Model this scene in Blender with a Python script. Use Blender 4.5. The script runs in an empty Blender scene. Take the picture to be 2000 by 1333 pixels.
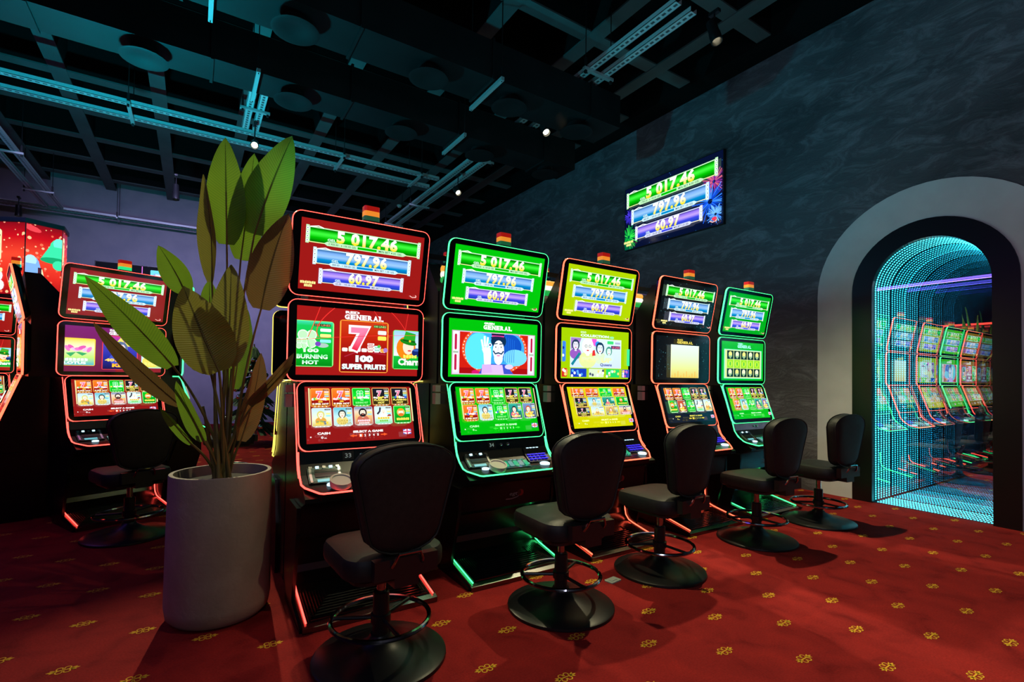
import bpy, bmesh, math, random
from mathutils import Vector, Matrix
R = math.radians
PI = math.pi
C = bpy.context.scene.collection
S = bpy.context.scene

# ------------------------------------------------------------------ camera
CH = 1.2                                   # camera height
YAW, ROLL, PITCH = R(32.7305), R(.79254), R(1.2102)
FPX, V0 = 968.56, 716.4                    # focal length and principal row in a 2000 x 1333 frame
fwd = Vector((math.sin(YAW) * math.cos(PITCH), math.cos(YAW) * math.cos(PITCH), math.sin(PITCH)))
rgt = Vector((math.cos(YAW), -math.sin(YAW), 0))
upv = rgt.cross(fwd)
ex = rgt * math.cos(ROLL) + upv * math.sin(ROLL)
ey = upv * math.cos(ROLL) - rgt * math.sin(ROLL)
cam_d = bpy.data.cameras.new('camera')
cam_d.sensor_width = 36
cam_d.lens = 36 * FPX / 2000
cam_d.shift_y = (V0 - 666.5) / 2000
cam_d.clip_start = .05
cam = bpy.data.objects.new('camera', cam_d)
cam.matrix_world = Matrix(((ex.x, ey.x, -fwd.x, 0), (ex.y, ey.y, -fwd.y, 0), (ex.z, ey.z, -fwd.z, CH), (0, 0, 0, 1)))
C.objects.link(cam)
S.camera = cam

def on_plane(u, v, ax, val):
    """point of the photograph's ray (u, v) on the plane axis = val"""
    d = fwd + ex * ((u - 1000) / FPX) - ey * ((v - V0) / FPX)
    o = Vector((0, 0, CH))
    return o + d * ((val - o[ax]) / d[ax])

# ------------------------------------------------------------------ world, view
S.view_settings.view_transform = 'Standard'
S.view_settings.look = 'None'
S.view_settings.gamma = 1
S.view_settings.use_curve_mapping = False
S.view_settings.exposure = 0
w = bpy.data.worlds.new('world')
S.world = w
w.use_nodes = True
w.node_tree.nodes['Background'].inputs[0].default_value = (.25, .5, .6, 1)
w.node_tree.nodes['Background'].inputs[1].default_value = .002
S.cycles.max_bounces = 9
S.cycles.glossy_bounces = 7
S.cycles.transparent_max_bounces = 8
S.cycles.diffuse_bounces = 2
S.cycles.transmission_bounces = 2
S.cycles.sample_clamp_indirect = 3
S.cycles.use_light_tree = False
S.cycles.caustics_reflective = False

SPOT_W = 420            # ceiling spot power
SPOT_COL = (1, .90, .52)
TEAL_W, TEAL_COL = 25, (.0, .60, .78)

# the room
DX = 5.731              # plane of the right wall
YB, YF, XL = 13.6, -4.2, -6.2
HC = 5.1                # underside of the waffle ribs
HS = 5.55               # slab

# ------------------------------------------------------------------ materials
MATS = {}
def lin(r, g, b):
    def f(c):
        c /= 255
        return c / 12.92 if c <= .04045 else ((c + .055) / 1.055) ** 2.4
    return (f(r), f(g), f(b))

def mat(name, col, rough=.5, metal=0, spec=.5, emit=None, es=1, coat=0):
    if name in MATS: return MATS[name]
    m = bpy.data.materials.new(name)
    m.use_nodes = True
    b = m.node_tree.nodes['Principled BSDF']
    b.inputs['Base Color'].default_value = (*col, 1)
    b.inputs['Roughness'].default_value = rough
    b.inputs['Metallic'].default_value = metal
    b.inputs['Specular IOR Level'].default_value = spec
    if coat:
        b.inputs['Coat Weight'].default_value = coat
        b.inputs['Coat Roughness'].default_value = .05
    if emit:
        b.inputs['Emission Color'].default_value = (*emit, 1)
        b.inputs['Emission Strength'].default_value = es
    MATS[name] = m
    return m

def nodes_of(m):
    nt = m.node_tree
    return nt, nt.nodes, nt.links, nt.nodes['Principled BSDF']

def noise_colour(m, c1, c2, scale, detail=6, dist=0, lo=.35, hi=.65, coord='Object', stretch=None, bump=0, bscale=None):
    nt, N, L, b = nodes_of(m)
    tc = N.new('ShaderNodeTexCoord')
    src = tc.outputs[coord]
    if stretch:
        mp = N.new('ShaderNodeMapping')
        mp.inputs['Scale'].default_value = stretch
        L.new(src, mp.inputs[0]); src = mp.outputs[0]
    n = N.new('ShaderNodeTexNoise')
    n.inputs['Scale'].default_value = scale
    n.inputs['Detail'].default_value = detail
    n.inputs['Distortion'].default_value = dist
    L.new(src, n.inputs['Vector'])
    r = N.new('ShaderNodeValToRGB')
    r.color_ramp.elements[0].position = lo; r.color_ramp.elements[0].color = (*c1, 1)
    r.color_ramp.elements[1].position = hi; r.color_ramp.elements[1].color = (*c2, 1)
    L.new(n.outputs['Fac'], r.inputs[0])
    L.new(r.outputs[0], b.inputs['Base Color'])
    if bump:
        n2 = N.new('ShaderNodeTexNoise')
        n2.inputs['Scale'].default_value = bscale or scale
        n2.inputs['Detail'].default_value = 5
        n2.inputs['Distortion'].default_value = dist
        L.new(src, n2.inputs['Vector'])
        bp = N.new('ShaderNodeBump')
        bp.inputs['Strength'].default_value = bump
        bp.inputs['Distance'].default_value = .02
        L.new(n2.outputs['Fac'], bp.inputs['Height'])
        L.new(bp.outputs[0], b.inputs['Normal'])
    return r

M = {}
M['gloss'] = mat('black_gloss_cabinet', (.004, .004, .005), .24, spec=.3)
M['satin'] = mat('black_satin_plastic', (.010, .010, .011), .38)
M['bezel'] = mat('black_glass_bezel', (.004, .004, .005), .1)
M['vinyl'] = mat('black_vinyl', (.014, .014, .014), .55, spec=.35)
noise_colour(M['vinyl'], (.009, .009, .009), (.014, .014, .014), 40, bump=.06, bscale=260)
M['chrome'] = mat('dark_chrome', (.35, .34, .35), .12, 1)
M['bright_chrome'] = mat('bright_chrome', (.7, .7, .7), .18, 1)
M['blackmetal'] = mat('black_powder_metal', (.008, .008, .009), .36, spec=.35)
M['footplate'] = mat('ribbed_foot_plate', (.17, .17, .17), .24, 1)
M['white'] = mat('white_ceramic', (.62, .57, .52), .35)
M['offwhite'] = mat('pale_plastic', (.42, .47, .42), .5)
M['soil'] = mat('dark_soil', (.012, .009, .006), .9)
M['duct'] = mat('black_painted_duct', (.032, .036, .04), .6, 0, spec=.2)
noise_colour(M['duct'], (.004, .0045, .005), (.007, .0075, .008), 3)
M['ceil'] = mat('black_painted_ceiling', (.004, .0045, .0045), .9, spec=.1)  # near black paints in the shade of coffers and rib sides
M['rib'] = mat('black_painted_rib', (.034, .037, .037), .75)  # lighter copy for the rib undersides that catch the light
noise_colour(M['rib'], (.055, .060, .060), (.075, .080, .080), 2.5)
M['greyarch'] = mat('grey_arch_paint', (.30, .31, .32), .6)
noise_colour(M['greyarch'], (.60, .61, .62), (.66, .67, .68), 5)
M['blackframe'] = mat('black_arch_frame', (.004, .004, .005), .3)
M['backwall'] = mat('lavender_back_wall', (.24, .235, .27), .8)
noise_colour(M['backwall'], (.22, .215, .25), (.26, .25, .28), 3)
M['darkwall'] = mat('dark_side_wall', (.06, .055, .065), .8)
M['base'] = mat('dark_baseboard', (.02, .02, .022), .5)

# concrete planter
M['planter'] = mat('off_white_planter', (.42, .38, .34), .75)
noise_colour(M['planter'], (.27, .235, .19), (.34, .30, .245), 7, 8, .5, .3, .7, bump=.12, bscale=30)

# venetian plaster, swirled
pl = mat('dark_venetian_plaster', (.04, .045, .055), .52)
M['plaster'] = pl
nt, N, L, b = nodes_of(pl)
tc = N.new('ShaderNodeTexCoord')
mp = N.new('ShaderNodeMapping'); mp.inputs['Rotation'].default_value = (R(35), 0, 0); mp.inputs['Scale'].default_value = (1, .55, 1.3)
L.new(tc.outputs['Object'], mp.inputs[0])
big = N.new('ShaderNodeTexNoise'); big.inputs['Scale'].default_value = .8; big.inputs['Detail'].default_value = 7; big.inputs['Distortion'].default_value = 1.2
fine = N.new('ShaderNodeTexNoise'); fine.inputs['Scale'].default_value = 5.0; fine.inputs['Detail'].default_value = 13; fine.inputs['Distortion'].default_value = .9; fine.inputs['Roughness'].default_value = .74
for n_ in (big, fine): L.new(mp.outputs[0], n_.inputs['Vector'])
r1 = N.new('ShaderNodeValToRGB')
r1.color_ramp.elements[0].position = .3; r1.color_ramp.elements[0].color = (.040, .038, .048, 1)
r1.color_ramp.elements[1].position = .72; r1.color_ramp.elements[1].color = (.125, .12, .14, 1)
L.new(big.outputs['Fac'], r1.inputs[0])
r2 = N.new('ShaderNodeValToRGB')
r2.color_ramp.elements[0].position = .48; r2.color_ramp.elements[0].color = (0, 0, 0, 1)
r2.color_ramp.elements[1].position = .80; r2.color_ramp.elements[1].color = (.20, .20, .23, 1)
L.new(fine.outputs['Fac'], r2.inputs[0])
ad = N.new('ShaderNodeMixRGB'); ad.blend_type = 'ADD'; ad.inputs[0].default_value = 1
L.new(r1.outputs[0], ad.inputs[1]); L.new(r2.outputs[0], ad.inputs[2])
L.new(ad.outputs[0], b.inputs['Base Color'])
bp = N.new('ShaderNodeBump'); bp.inputs['Strength'].default_value = .6; bp.inputs['Distance'].default_value = .03
L.new(fine.outputs['Fac'], bp.inputs['Height']); L.new(bp.outputs[0], b.inputs['Normal'])

# carpet
ca = mat('red_carpet', (.24, .012, .012), .95, spec=.1)
M['carpet'] = ca
nt, N, L, b = nodes_of(ca)
tc = N.new('ShaderNodeTexCoord')
n1 = N.new('ShaderNodeTexNoise'); n1.inputs['Scale'].default_value = 5.5; n1.inputs['Detail'].default_value = 7; n1.inputs['Distortion'].default_value = .6
n2 = N.new('ShaderNodeTexNoise'); n2.inputs['Scale'].default_value = 120; n2.inputs['Detail'].default_value = 3
for n_ in (n1, n2): L.new(tc.outputs['Object'], n_.inputs['Vector'])
r1 = N.new('ShaderNodeValToRGB')
r1.color_ramp.elements[0].position = .24; r1.color_ramp.elements[0].color = (.14, .006, .007, 1)
r1.color_ramp.elements[1].position = .46; r1.color_ramp.elements[1].color = (.24, .014, .014, 1)
e = r1.color_ramp.elements.new(.8); e.color = (.31, .018, .016, 1)
L.new(n1.outputs['Fac'], r1.inputs[0])
mx = N.new('ShaderNodeMixRGB'); mx.blend_type = 'MULTIPLY'; mx.inputs[0].default_value = .45
L.new(r1.outputs[0], mx.inputs[1])
r3 = N.new('ShaderNodeValToRGB'); r3.color_ramp.elements[0].position = .3; r3.color_ramp.elements[0].color = (.45, .45, .45, 1); r3.color_ramp.elements[1].position = .7
L.new(n2.outputs['Fac'], r3.inputs[0]); L.new(r3.outputs[0], mx.inputs[2])
L.new(mx.outputs[0], b.inputs['Base Color'])
bp = N.new('ShaderNodeBump'); bp.inputs['Strength'].default_value = .5; bp.inputs['Distance'].default_value = .006
L.new(n2.outputs['Fac'], bp.inputs['Height']); L.new(bp.outputs[0], b.inputs['Normal'])
M['motif'] = mat('gold_carpet_yarn', (.62, .34, .03), .95, spec=.1)

# perforated galvanised rail: slots every 5 cm, in object space along local x
M['rail'] = mat('perforated_galvanised_rail', (.5, .52, .53), .45, .35)
nt, N, L, b = nodes_of(M['rail'])
tc = N.new('ShaderNodeTexCoord'); sx = N.new('ShaderNodeSeparateXYZ'); L.new(tc.outputs['Object'], sx.inputs[0])
def mth(op, a, bb=None):
    n_ = N.new('ShaderNodeMath'); n_.operation = op
    for i_, q in enumerate((a, bb)):
        if q is None: continue
        if isinstance(q, (int, float)): n_.inputs[i_].default_value = q
        else: L.new(q, n_.inputs[i_])
    return n_.outputs[0]
s1 = mth('LESS_THAN', mth('ABSOLUTE', mth('SUBTRACT', mth('FRACT', mth('MULTIPLY', sx.outputs['X'], 16)), .5)), .30)
s2 = mth('LESS_THAN', mth('ABSOLUTE', sx.outputs['Y']), .013)
k = mth('MULTIPLY', s1, s2)
mx = N.new('ShaderNodeMixRGB'); mx.inputs[1].default_value = (.5, .52, .53, 1); mx.inputs[2].default_value = (.05, .055, .06, 1)
L.new(k, mx.inputs[0]); L.new(mx.outputs[0], b.inputs['Base Color'])
M['galv'] = mat('galvanised_steel', (.45, .47, .48), .4, .5)

# leaves
def leaf_mat(name, c1, c2, trans):
    m = bpy.data.materials.new(name); m.use_nodes = True
    nt = m.node_tree; N = nt.nodes; L = nt.links
    b = N['Principled BSDF']; out = N['Material Output']
    uv = N.new('ShaderNodeUVMap'); sp = N.new('ShaderNodeSeparateXYZ'); L.new(uv.outputs[0], sp.inputs[0])
    def mth(op, a, bb=None):
        n_ = N.new('ShaderNodeMath'); n_.operation = op
        for i_, q in enumerate((a, bb)):
            if q is None: continue
            if isinstance(q, (int, float)): n_.inputs[i_].default_value = q
            else: L.new(q, n_.inputs[i_])
        return n_.outputs[0]
    # veins slant from the midrib (u = 0) to the tip
    au = mth('ABSOLUTE', sp.outputs['X'])
    ph = mth('SINE', mth('MULTIPLY', mth('SUBTRACT', sp.outputs['Y'], mth('MULTIPLY', au, .10)), 260))
    vein = mth('MULTIPLY', mth('ADD', ph, 1), .5)
    mid = mth('LESS_THAN', au, .045)
    nz = N.new('ShaderNodeTexNoise'); nz.inputs['Scale'].default_value = 7; nz.inputs['Detail'].default_value = 4
    tcn = N.new('ShaderNodeTexCoord'); L.new(tcn.outputs['Object'], nz.inputs['Vector'])
    mx = N.new('ShaderNodeMixRGB'); mx.inputs[1].default_value = (*c1, 1); mx.inputs[2].default_value = (*c2, 1)
    L.new(mth('ADD', mth('MULTIPLY', vein, .45), mth('MULTIPLY', nz.outputs['Fac'], .5)), mx.inputs[0])
    mx2 = N.new('ShaderNodeMixRGB'); mx2.inputs[2].default_value = (c1[0] * .35, c1[1] * .35, c1[2] * .35, 1)
    L.new(mid, mx2.inputs[0]); L.new(mx.outputs[0], mx2.inputs[1])
    L.new(mx2.outputs[0], b.inputs['Base Color'])
    b.inputs['Roughness'].default_value = .42
    tr = N.new('ShaderNodeBsdfTranslucent'); L.new(mx2.outputs[0], tr.inputs['Color'])
    ms = N.new('ShaderNodeMixShader'); ms.inputs[0].default_value = trans
    L.new(b.outputs[0], ms.inputs[1]); L.new(tr.outputs[0], ms.inputs[2]); L.new(ms.outputs[0], out.inputs['Surface'])
    bp = N.new('ShaderNodeBump'); bp.inputs['Strength'].default_value = .4; bp.inputs['Distance'].default_value = .004
    L.new(vein, bp.inputs['Height']); L.new(bp.outputs[0], b.inputs['Normal'])
    return m
M['leaf'] = leaf_mat('green_leaf', (.12, .25, .02), (.22, .40, .03), .5)
M['leaf_olive'] = leaf_mat('olive_leaf', (.20, .19, .03), (.30, .30, .05), .35)
M['leaf_brown'] = leaf_mat('brownish_leaf', (.16, .10, .035), (.24, .16, .05), .3)
M['stalk'] = mat('green_brown_stalk', (.16, .13, .04), .5)
M['fir'] = mat('fir_needles', (.02, .07, .03), .7)

def led_mat(name, col, es):
    return mat('led_' + name, (.02, .02, .02), .4, emit=col, es=es)
LED = {
    'red': led_mat('red', (1, .055, .04), 5.0),
    'green': led_mat('green', (.05, 1, .24), 3.2),
    'orange': led_mat('orange', (1, .09, .042), 4.4),
    'yellow': led_mat('yellow', (1, .80, .12), 1.5),
}

# picture material: colours come from the flat print on the screens
pm = bpy.data.materials.new('lit_screen_picture'); pm.use_nodes = True
nt, N, L, b = nodes_of(pm)
b.inputs['Base Color'].default_value = (.003, .003, .003, 1)
b.inputs['Roughness'].default_value = .12
at_ = N.new('ShaderNodeAttribute'); at_.attribute_name = 'Col'
L.new(at_.outputs['Color'], b.inputs['Emission Color'])
b.inputs['Emission Strength'].default_value = 1.2
M['pic'] = pm
pm.cycles.emission_sampling = 'FRONT'
# unlit print (logo, number)
pp = bpy.data.materials.new('printed_mark'); pp.use_nodes = True
nt, N, L, b = nodes_of(pp)
at_ = N.new('ShaderNodeAttribute'); at_.attribute_name = 'Col'
L.new(at_.outputs['Color'], b.inputs['Base Color'])
b.inputs['Roughness'].default_value = .4
M['print'] = pp

# ------------------------------------------------------------------ mesh builder
class MB:
    def __init__(s): s.v = []; s.f = []; s.sm = []
    def add(s, vs, fs, smooth=False):
        o = len(s.v); s.v += [tuple(x) for x in vs]
        s.f += [tuple(i + o for i in f) for f in fs]; s.sm += [smooth] * len(fs)
        return s
    def box(s, x0, x1, y0, y1, z0, z1):
        vs = [(x, y, z) for z in (z0, z1) for y in (y0, y1) for x in (x0, x1)]
        return s.add(vs, [(0, 2, 3, 1), (4, 5, 7, 6), (0, 1, 5, 4), (2, 6, 7, 3), (0, 4, 6, 2), (1, 3, 7, 5)])
    def loft(s, rings, close=True, cap=True, smooth=True):
        n = len(rings[0]); vs = [p for r in rings for p in r]; fs = []
        for i in range(len(rings) - 1):
            for j in range(n if close else n - 1):
                a, b_ = i * n + j, i * n + (j + 1) % n
                fs.append((a, b_, b_ + n, a + n))
        s.add(vs, fs, smooth)
        if cap:
            s.add(rings[0], [tuple(range(n - 1, -1, -1))]); s.add(rings[-1], [tuple(range(n))])
        return s
    def lathe(s, prof, n=32, c=(0, 0, 0), cap=True):
        rings = [[(c[0] + r * math.cos(2 * PI * j / n), c[1] + r * math.sin(2 * PI * j / n), c[2] + z) for j in range(n)] for r, z in prof]
        return s.loft(rings, True, cap)
    def cyl(s, p, q, r, n=12, r2=None):
        return s.tube([p, q], r, n, r2)
    def tube(s, pts, r, n=8, r2=None, closed=False):
        pts = [Vector(p) for p in pts]; m = len(pts); rings = []
        up = None
        for i, p in enumerate(pts):
            if closed: t = pts[(i + 1) % m] - pts[i - 1]
            else: t = pts[min(i + 1, m - 1)] - pts[max(i - 1, 0)]
            t.normalize()
            if up is None:
                up = Vector((0, 0, 1)) if abs(t.z) < .9 else Vector((1, 0, 0))
            a = t.cross(up).normalized(); b_ = a.cross(t).normalized(); up = b_
            rr = r if r2 is None else r + (r2 - r) * i / (m - 1)
            rings.append([p + (a * math.cos(2 * PI * j / n) + b_ * math.sin(2 * PI * j / n)) * rr for j in range(n)])
        if closed: rings.append(rings[0])
        return s.loft(rings, True, not closed)
    def prism(s, poly, ax, a, b_):
        """poly of 2-D points extruded along axis ax from a to b"""
        def P(q, t):
            return {0: (t, q[0], q[1]), 1: (q[0], t, q[1]), 2: (q[0], q[1], t)}[ax]
        n = len(poly); vs = [P(q, a) for q in poly] + [P(q, b_) for q in poly]
        fs = [tuple(range(n - 1, -1, -1)), tuple(range(n, 2 * n))] + [(i, (i + 1) % n, (i + 1) % n + n, i + n) for i in range(n)]
        return s.add(vs, fs)
    def xf(s, m, start=0):
        s.v[start:] = [tuple(m @ Vector(p)) for p in s.v[start:]]; return s
    def mesh(s, name, fix=True):
        me = bpy.data.meshes.new(name)
        me.from_pydata(s.v, [], s.f)
        if fix:
            bm = bmesh.new(); bm.from_mesh(me)
            bmesh.ops.remove_doubles(bm, verts=bm.verts, dist=1e-5)
            bmesh.ops.recalc_face_normals(bm, faces=bm.faces)
            bm.to_mesh(me); bm.free()
        if any(s.sm):
            for p in me.polygons: p.use_smooth = True
            try: me.set_sharp_from_angle(angle=R(38))
            except Exception: pass
        return me
    def build(s, name, m, parent=None, fix=True):
        return obj(name, s.mesh(name, fix), m, parent)

def obj(name, me, m=None, parent=None):
    o = bpy.data.objects.new(name, me)
    C.objects.link(o)
    if m is not None:
        if len(me.materials) == 0: me.materials.append(None)
        o.material_slots[0].link = 'OBJECT'
        o.material_slots[0].material = m
    if parent is not None: o.parent = parent
    return o

def empty(name, loc=(0, 0, 0), rz=0):
    o = bpy.data.objects.new(name, None)
    o.empty_display_size = .1
    C.objects.link(o); o.location = loc; o.rotation_euler = (0, 0, rz)
    return o

def tag(o, label, cat, group=None):
    o['label'] = label; o['category'] = cat
    if group: o['group'] = group
    return o

def struct(o, label=None):
    o['kind'] = 'structure'
    if label: o['label'] = label
    return o

def copy_tree(o, parent=None, mats=None):
    c = o.copy(); C.objects.link(c); c.parent = parent
    if mats and o.type == 'MESH' and o.material_slots and o.material_slots[0].material in mats:
        c.material_slots[0].material = mats[o.material_slots[0].material]
    for ch in o.children: copy_tree(ch, c, mats)
    return c

def bez(a, b, c, n):
    a, b, c = Vector(a), Vector(b), Vector(c)
    return [a * (1 - t) ** 2 + b * (2 * t * (1 - t)) + c * t * t for t in [i / n for i in range(n + 1)]]

def rrect(x0, x1, y0, y1, r, n=5):
    pts = []
    for cx, cy, a0 in ((x1 - r, y1 - r, 0), (x0 + r, y1 - r, 90), (x0 + r, y0 + r, 180), (x1 - r, y0 + r, 270)):
        for i in range(n + 1):
            a = R(a0 + 90 * i / n); pts.append((cx + r * math.cos(a), cy + r * math.sin(a)))
    return pts

# ------------------------------------------------------------------ flat pictures
_txt = {}
def glyphs(s, bold=0.0, space=1.0):
    key = (s, bold, space)
    if key in _txt: return _txt[key]
    cu = bpy.data.curves.new('txt', 'FONT'); cu.body = s; cu.size = 1; cu.resolution_u = 2
    cu.offset = bold; cu.space_character = space
    o = bpy.data.objects.new('txt', cu); C.objects.link(o)
    dg = bpy.context.evaluated_depsgraph_get()
    me = bpy.data.meshes.new_from_object(o.evaluated_get(dg))
    vs = [(v.co.x, v.co.y) for v in me.vertices]; fs = [tuple(p.vertices) for p in me.polygons]
    bpy.data.objects.remove(o); bpy.data.curves.remove(cu); bpy.data.meshes.remove(me)
    x0 = min(v[0] for v in vs); x1 = max(v[0] for v in vs); y0 = min(v[1] for v in vs); y1 = max(v[1] for v in vs)
    vs = [((x - x0) / (x1 - x0), (y - y0) / (y1 - y0)) for x, y in vs]
    _txt[key] = (vs, fs, (x1 - x0) / (y1 - y0))
    return _txt[key]

class Pic:
    """flat picture of w x h metres; shapes in 0..1 coordinates, y up; later shapes lie in front"""
    def __init__(s, w, h, step=.00012):
        s.w, s.h, s.step = w, h, step; s.v = []; s.c = []; s.f = []; s.z = 0
        s.ox = s.oy = 0; s.sx = s.sy = 1; s.cl = (-9, 9, -9, 9)
    def clipbox(s, x0, y0, x1, y1): s.ox, s.oy, s.sx, s.sy = x0, y0, x1 - x0, y1 - y0
    def full(s): s.ox = s.oy = 0; s.sx = s.sy = 1; s.cl = (-9, 9, -9, 9)
    def put(s, pts, faces, cols):
        o = len(s.v); s.z += s.step
        a, b_, c_, d_ = s.cl
        for (x, y), c in zip(pts, cols):
            x, y = min(max(x, a), b_), min(max(y, c_), d_)
            X = min(max(s.ox + x * s.sx, 0), 1); Y = min(max(s.oy + y * s.sy, 0), 1)
            s.v.append((X * s.w, Y * s.h, s.z)); s.c.append(c)
        s.f += [tuple(i + o for i in f) for f in faces]
        return s
    def poly(s, pts, col): return s.put(pts, [tuple(range(len(pts)))], [lin(*col)] * len(pts))
    def rect(s, x0, y0, x1, y1, col): return s.poly([(x0, y0), (x1, y0), (x1, y1), (x0, y1)], col)
    def grad(s, x0, y0, x1, y1, stops):
        """stops: (t, colour) bottom to top"""
        pts = []; cols = []; fs = []
        for t, c in stops:
            y = y0 + (y1 - y0) * t; pts += [(x0, y), (x1, y)]; cols += [lin(*c)] * 2
        for i in range(len(stops) - 1): fs.append((2 * i, 2 * i + 1, 2 * i + 3, 2 * i + 2))
        return s.put(pts, fs, cols)
    def asp(s): return (s.w * s.sx) / (s.h * s.sy)
    def rr(s, x0, y0, x1, y1, r, col):
        a = s.asp(); pts = rrect(x0 * a, x1 * a, y0, y1, r, 4)
        return s.poly([(x / a, y) for x, y in pts], col)
    def ell(s, cx, cy, rx, ry, col, n=18, a0=0, a1=360, rot=0):
        """rx, ry in units of height"""
        a = s.asp(); pts = []
        m = n if a1 - a0 >= 360 else n + 1
        for i in range(m):
            t = R(a0 + (a1 - a0) * i / n); X, Y = rx * math.cos(t), ry * math.sin(t)
            X, Y = X * math.cos(R(rot)) - Y * math.sin(R(rot)), X * math.sin(R(rot)) + Y * math.cos(R(rot))
            pts.append((cx + X / a, cy + Y))
        return s.poly(pts, col)
    def line(s, pts, wd, col):
        a = s.asp(); q = [Vector((x * a, y)) for x, y in pts]; L_ = []; R_ = []
        for i, p in enumerate(q):
            t = (q[min(i + 1, len(q) - 1)] - q[max(i - 1, 0)]).normalized(); n_ = Vector((-t.y, t.x)) * wd / 2
            L_.append(p + n_); R_.append(p - n_)
        n = len(q); pp_ = [(p.x / a, p.y) for p in L_ + R_]
        return s.put(pp_, [(i, i + 1, n + i + 1, n + i) for i in range(n - 1)], [lin(*col)] * (2 * n))
    def text(s, t, x0, y0, x1, y1, col, col2=None, bold=.02, outline=None, ow=.03, shear=0, space=1.0):
        """fitted into the rectangle; col at the foot, col2 at the head"""
        for c_, c2_, bo in (((outline, outline, bold + ow),) if outline else ()) + ((col, col2 or col, bold),):
            vs, fs, _ = glyphs(t, bo, space)
            if bo != bold:
                e_ = ow * .9; ex_ = e_ * (y1 - y0); X0, X1, Y0, Y1 = x0 - ex_ / s.asp(), x1 + ex_ / s.asp(), y0 - ex_, y1 + ex_
            else: X0, X1, Y0, Y1 = x0, x1, y0, y1
            a, b_ = lin(*c_), lin(*c2_)
            pts = [(X0 + (X1 - X0) * x + shear * (y - .5) * (y1 - y0), Y0 + (Y1 - Y0) * y) for x, y in vs]
            s.put(pts, fs, [tuple(a[k] + (b_[k] - a[k]) * min(1, max(0, (y - .15) / .5)) for k in range(3)) for x, y in vs])
        return s
    def bars(s, n, x0, y0, x1, y1, col):
        """a title too small to read: n strokes of uneven height"""
        d = (x1 - x0) / n
        for i in range(n):
            t = .12 * ((i * 7 + n) % 3)
            s.poly([(x0 + d * (i + .08), y0), (x0 + d * (i + .9), y0), (x0 + d * (i + .9), y1 - (y1 - y0) * t), (x0 + d * (i + .08), y1 - (y1 - y0) * (.24 - t))], col)
        return s
    def mesh(s, name):
        me = bpy.data.meshes.new(name); me.from_pydata(s.v, [], s.f)
        at = me.color_attributes.new('Col', 'FLOAT_COLOR', 'POINT')
        for i, c in enumerate(s.c): at.data[i].color = (*c, 1)
        # all shapes face +z
        bm = bmesh.new(); bm.from_mesh(me)
        for f in bm.faces:
            f.normal_update()
            if f.normal.z < 0: f.normal_flip()
        bm.to_mesh(me); bm.free()
        return me

# ------------------------------------------------------------------ the room
fl = struct(MB().box(XL, DX + .6, YF, YB, -.06, 0).build('floor', M['carpet']), 'red carpet with small gold motifs')
# gold motifs, staggered rows (woven pattern, one flat piece of the carpet)
mo = MB()
def blob(x, y, pts, a):
    ca_, sa_ = math.cos(a), math.sin(a)
    mo.add([(x + px * ca_ - py * sa_, y + px * sa_ + py * ca_, .0012) for px, py in pts], [tuple(range(len(pts)))])
def petal(l, wd, n=5):
    up_ = [(l * i / n, wd * math.sin(PI * (i / n) ** .8)) for i in range(n + 1)]
    return up_ + [(x, -y) for x, y in up_[-2:0:-1]]
def arc_band(r0, wd, a0, a1, cx, cy, n=7):
    o_ = [(cx + (r0 + wd) * math.cos(R(a0 + (a1 - a0) * i / n)), cy + (r0 + wd) * math.sin(R(a0 + (a1 - a0) * i / n))) for i in range(n + 1)]
    i_ = [(cx + r0 * math.cos(R(a0 + (a1 - a0) * i / n)), cy + r0 * math.sin(R(a0 + (a1 - a0) * i / n))) for i in range(n + 1)]
    return [[o_[i], o_[i + 1], i_[i + 1], i_[i]] for i in range(n)]
for ix in range(-34, 15):
    for iy in range(-14, 44):
        if (ix + iy) % 2: continue
        x, y = 2.247 + ix * .2415, 1.567 + iy * .2175
        if x < -5.5 or x > DX - .05 or y < -1: continue
        for a_ in (0, 180):                       # palmette at each end
            for tilt_, l_, w_ in ((0, .030, .0055), (34, .024, .0045), (-34, .024, .0045)):
                q = [(px + .024, py) for px, py in [(c_[0] * math.cos(R(tilt_)) - c_[1] * math.sin(R(tilt_)), c_[0] * math.sin(R(tilt_)) + c_[1] * math.cos(R(tilt_))) for c_ in petal(l_, w_)]]
                blob(x, y, q, R(a_))
        for cx, cy, b0, b1 in ((.013, .013, -60, 210), (-.013, .013, -30, 240), (.013, -.013, -210, 60), (-.013, -.013, -240, 30)):
            for q in arc_band(.0085, .0045, b0, b1, cx, cy): blob(x, y, q, 0)
        blob(x, y, [(-.028, -.003), (.028, -.003), (.028, .003), (-.028, .003)], 0)
m_ = mo.build('carpet_motif', M['motif'], fl, fix=False); m_['kind'] = 'stuff'
m_['label'] = 'small gold scroll motifs woven in staggered rows'

# right wall with the arched opening
AY, AZ = 1.779, 2.11
RI, RB, RG = .4445, .62, .964
def arch(r, n=28):
    """outline from the floor on the far side, over the top, to the floor on the near side (y, z)"""
    return [(AY + r, 0)] + [(AY + r * math.cos(PI * i / n), AZ + r * math.sin(PI * i / n)) for i in range(n + 1)] + [(AY - r, 0)]
wl = MB()
a = arch(RI)
wl.add([(DX, AY + RI, 0), (DX, YB, 0), (DX, YB, HS), (DX, AY + RI, HS)], [(0, 1, 2, 3)])
wl.add([(DX, YF, 0), (DX, AY - RI, 0), (DX, AY - RI, HS), (DX, YF, HS)], [(0, 1, 2, 3)])
for p, q in zip(a[1:-1], a[2:-1]):
    wl.add([(DX, p[0], p[1]), (DX, q[0], q[1]), (DX, q[0], HS), (DX, p[0], HS)], [(0, 1, 2, 3)])
struct(wl.build('wall_right', M['plaster']), 'dark swirled plaster wall')
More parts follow.
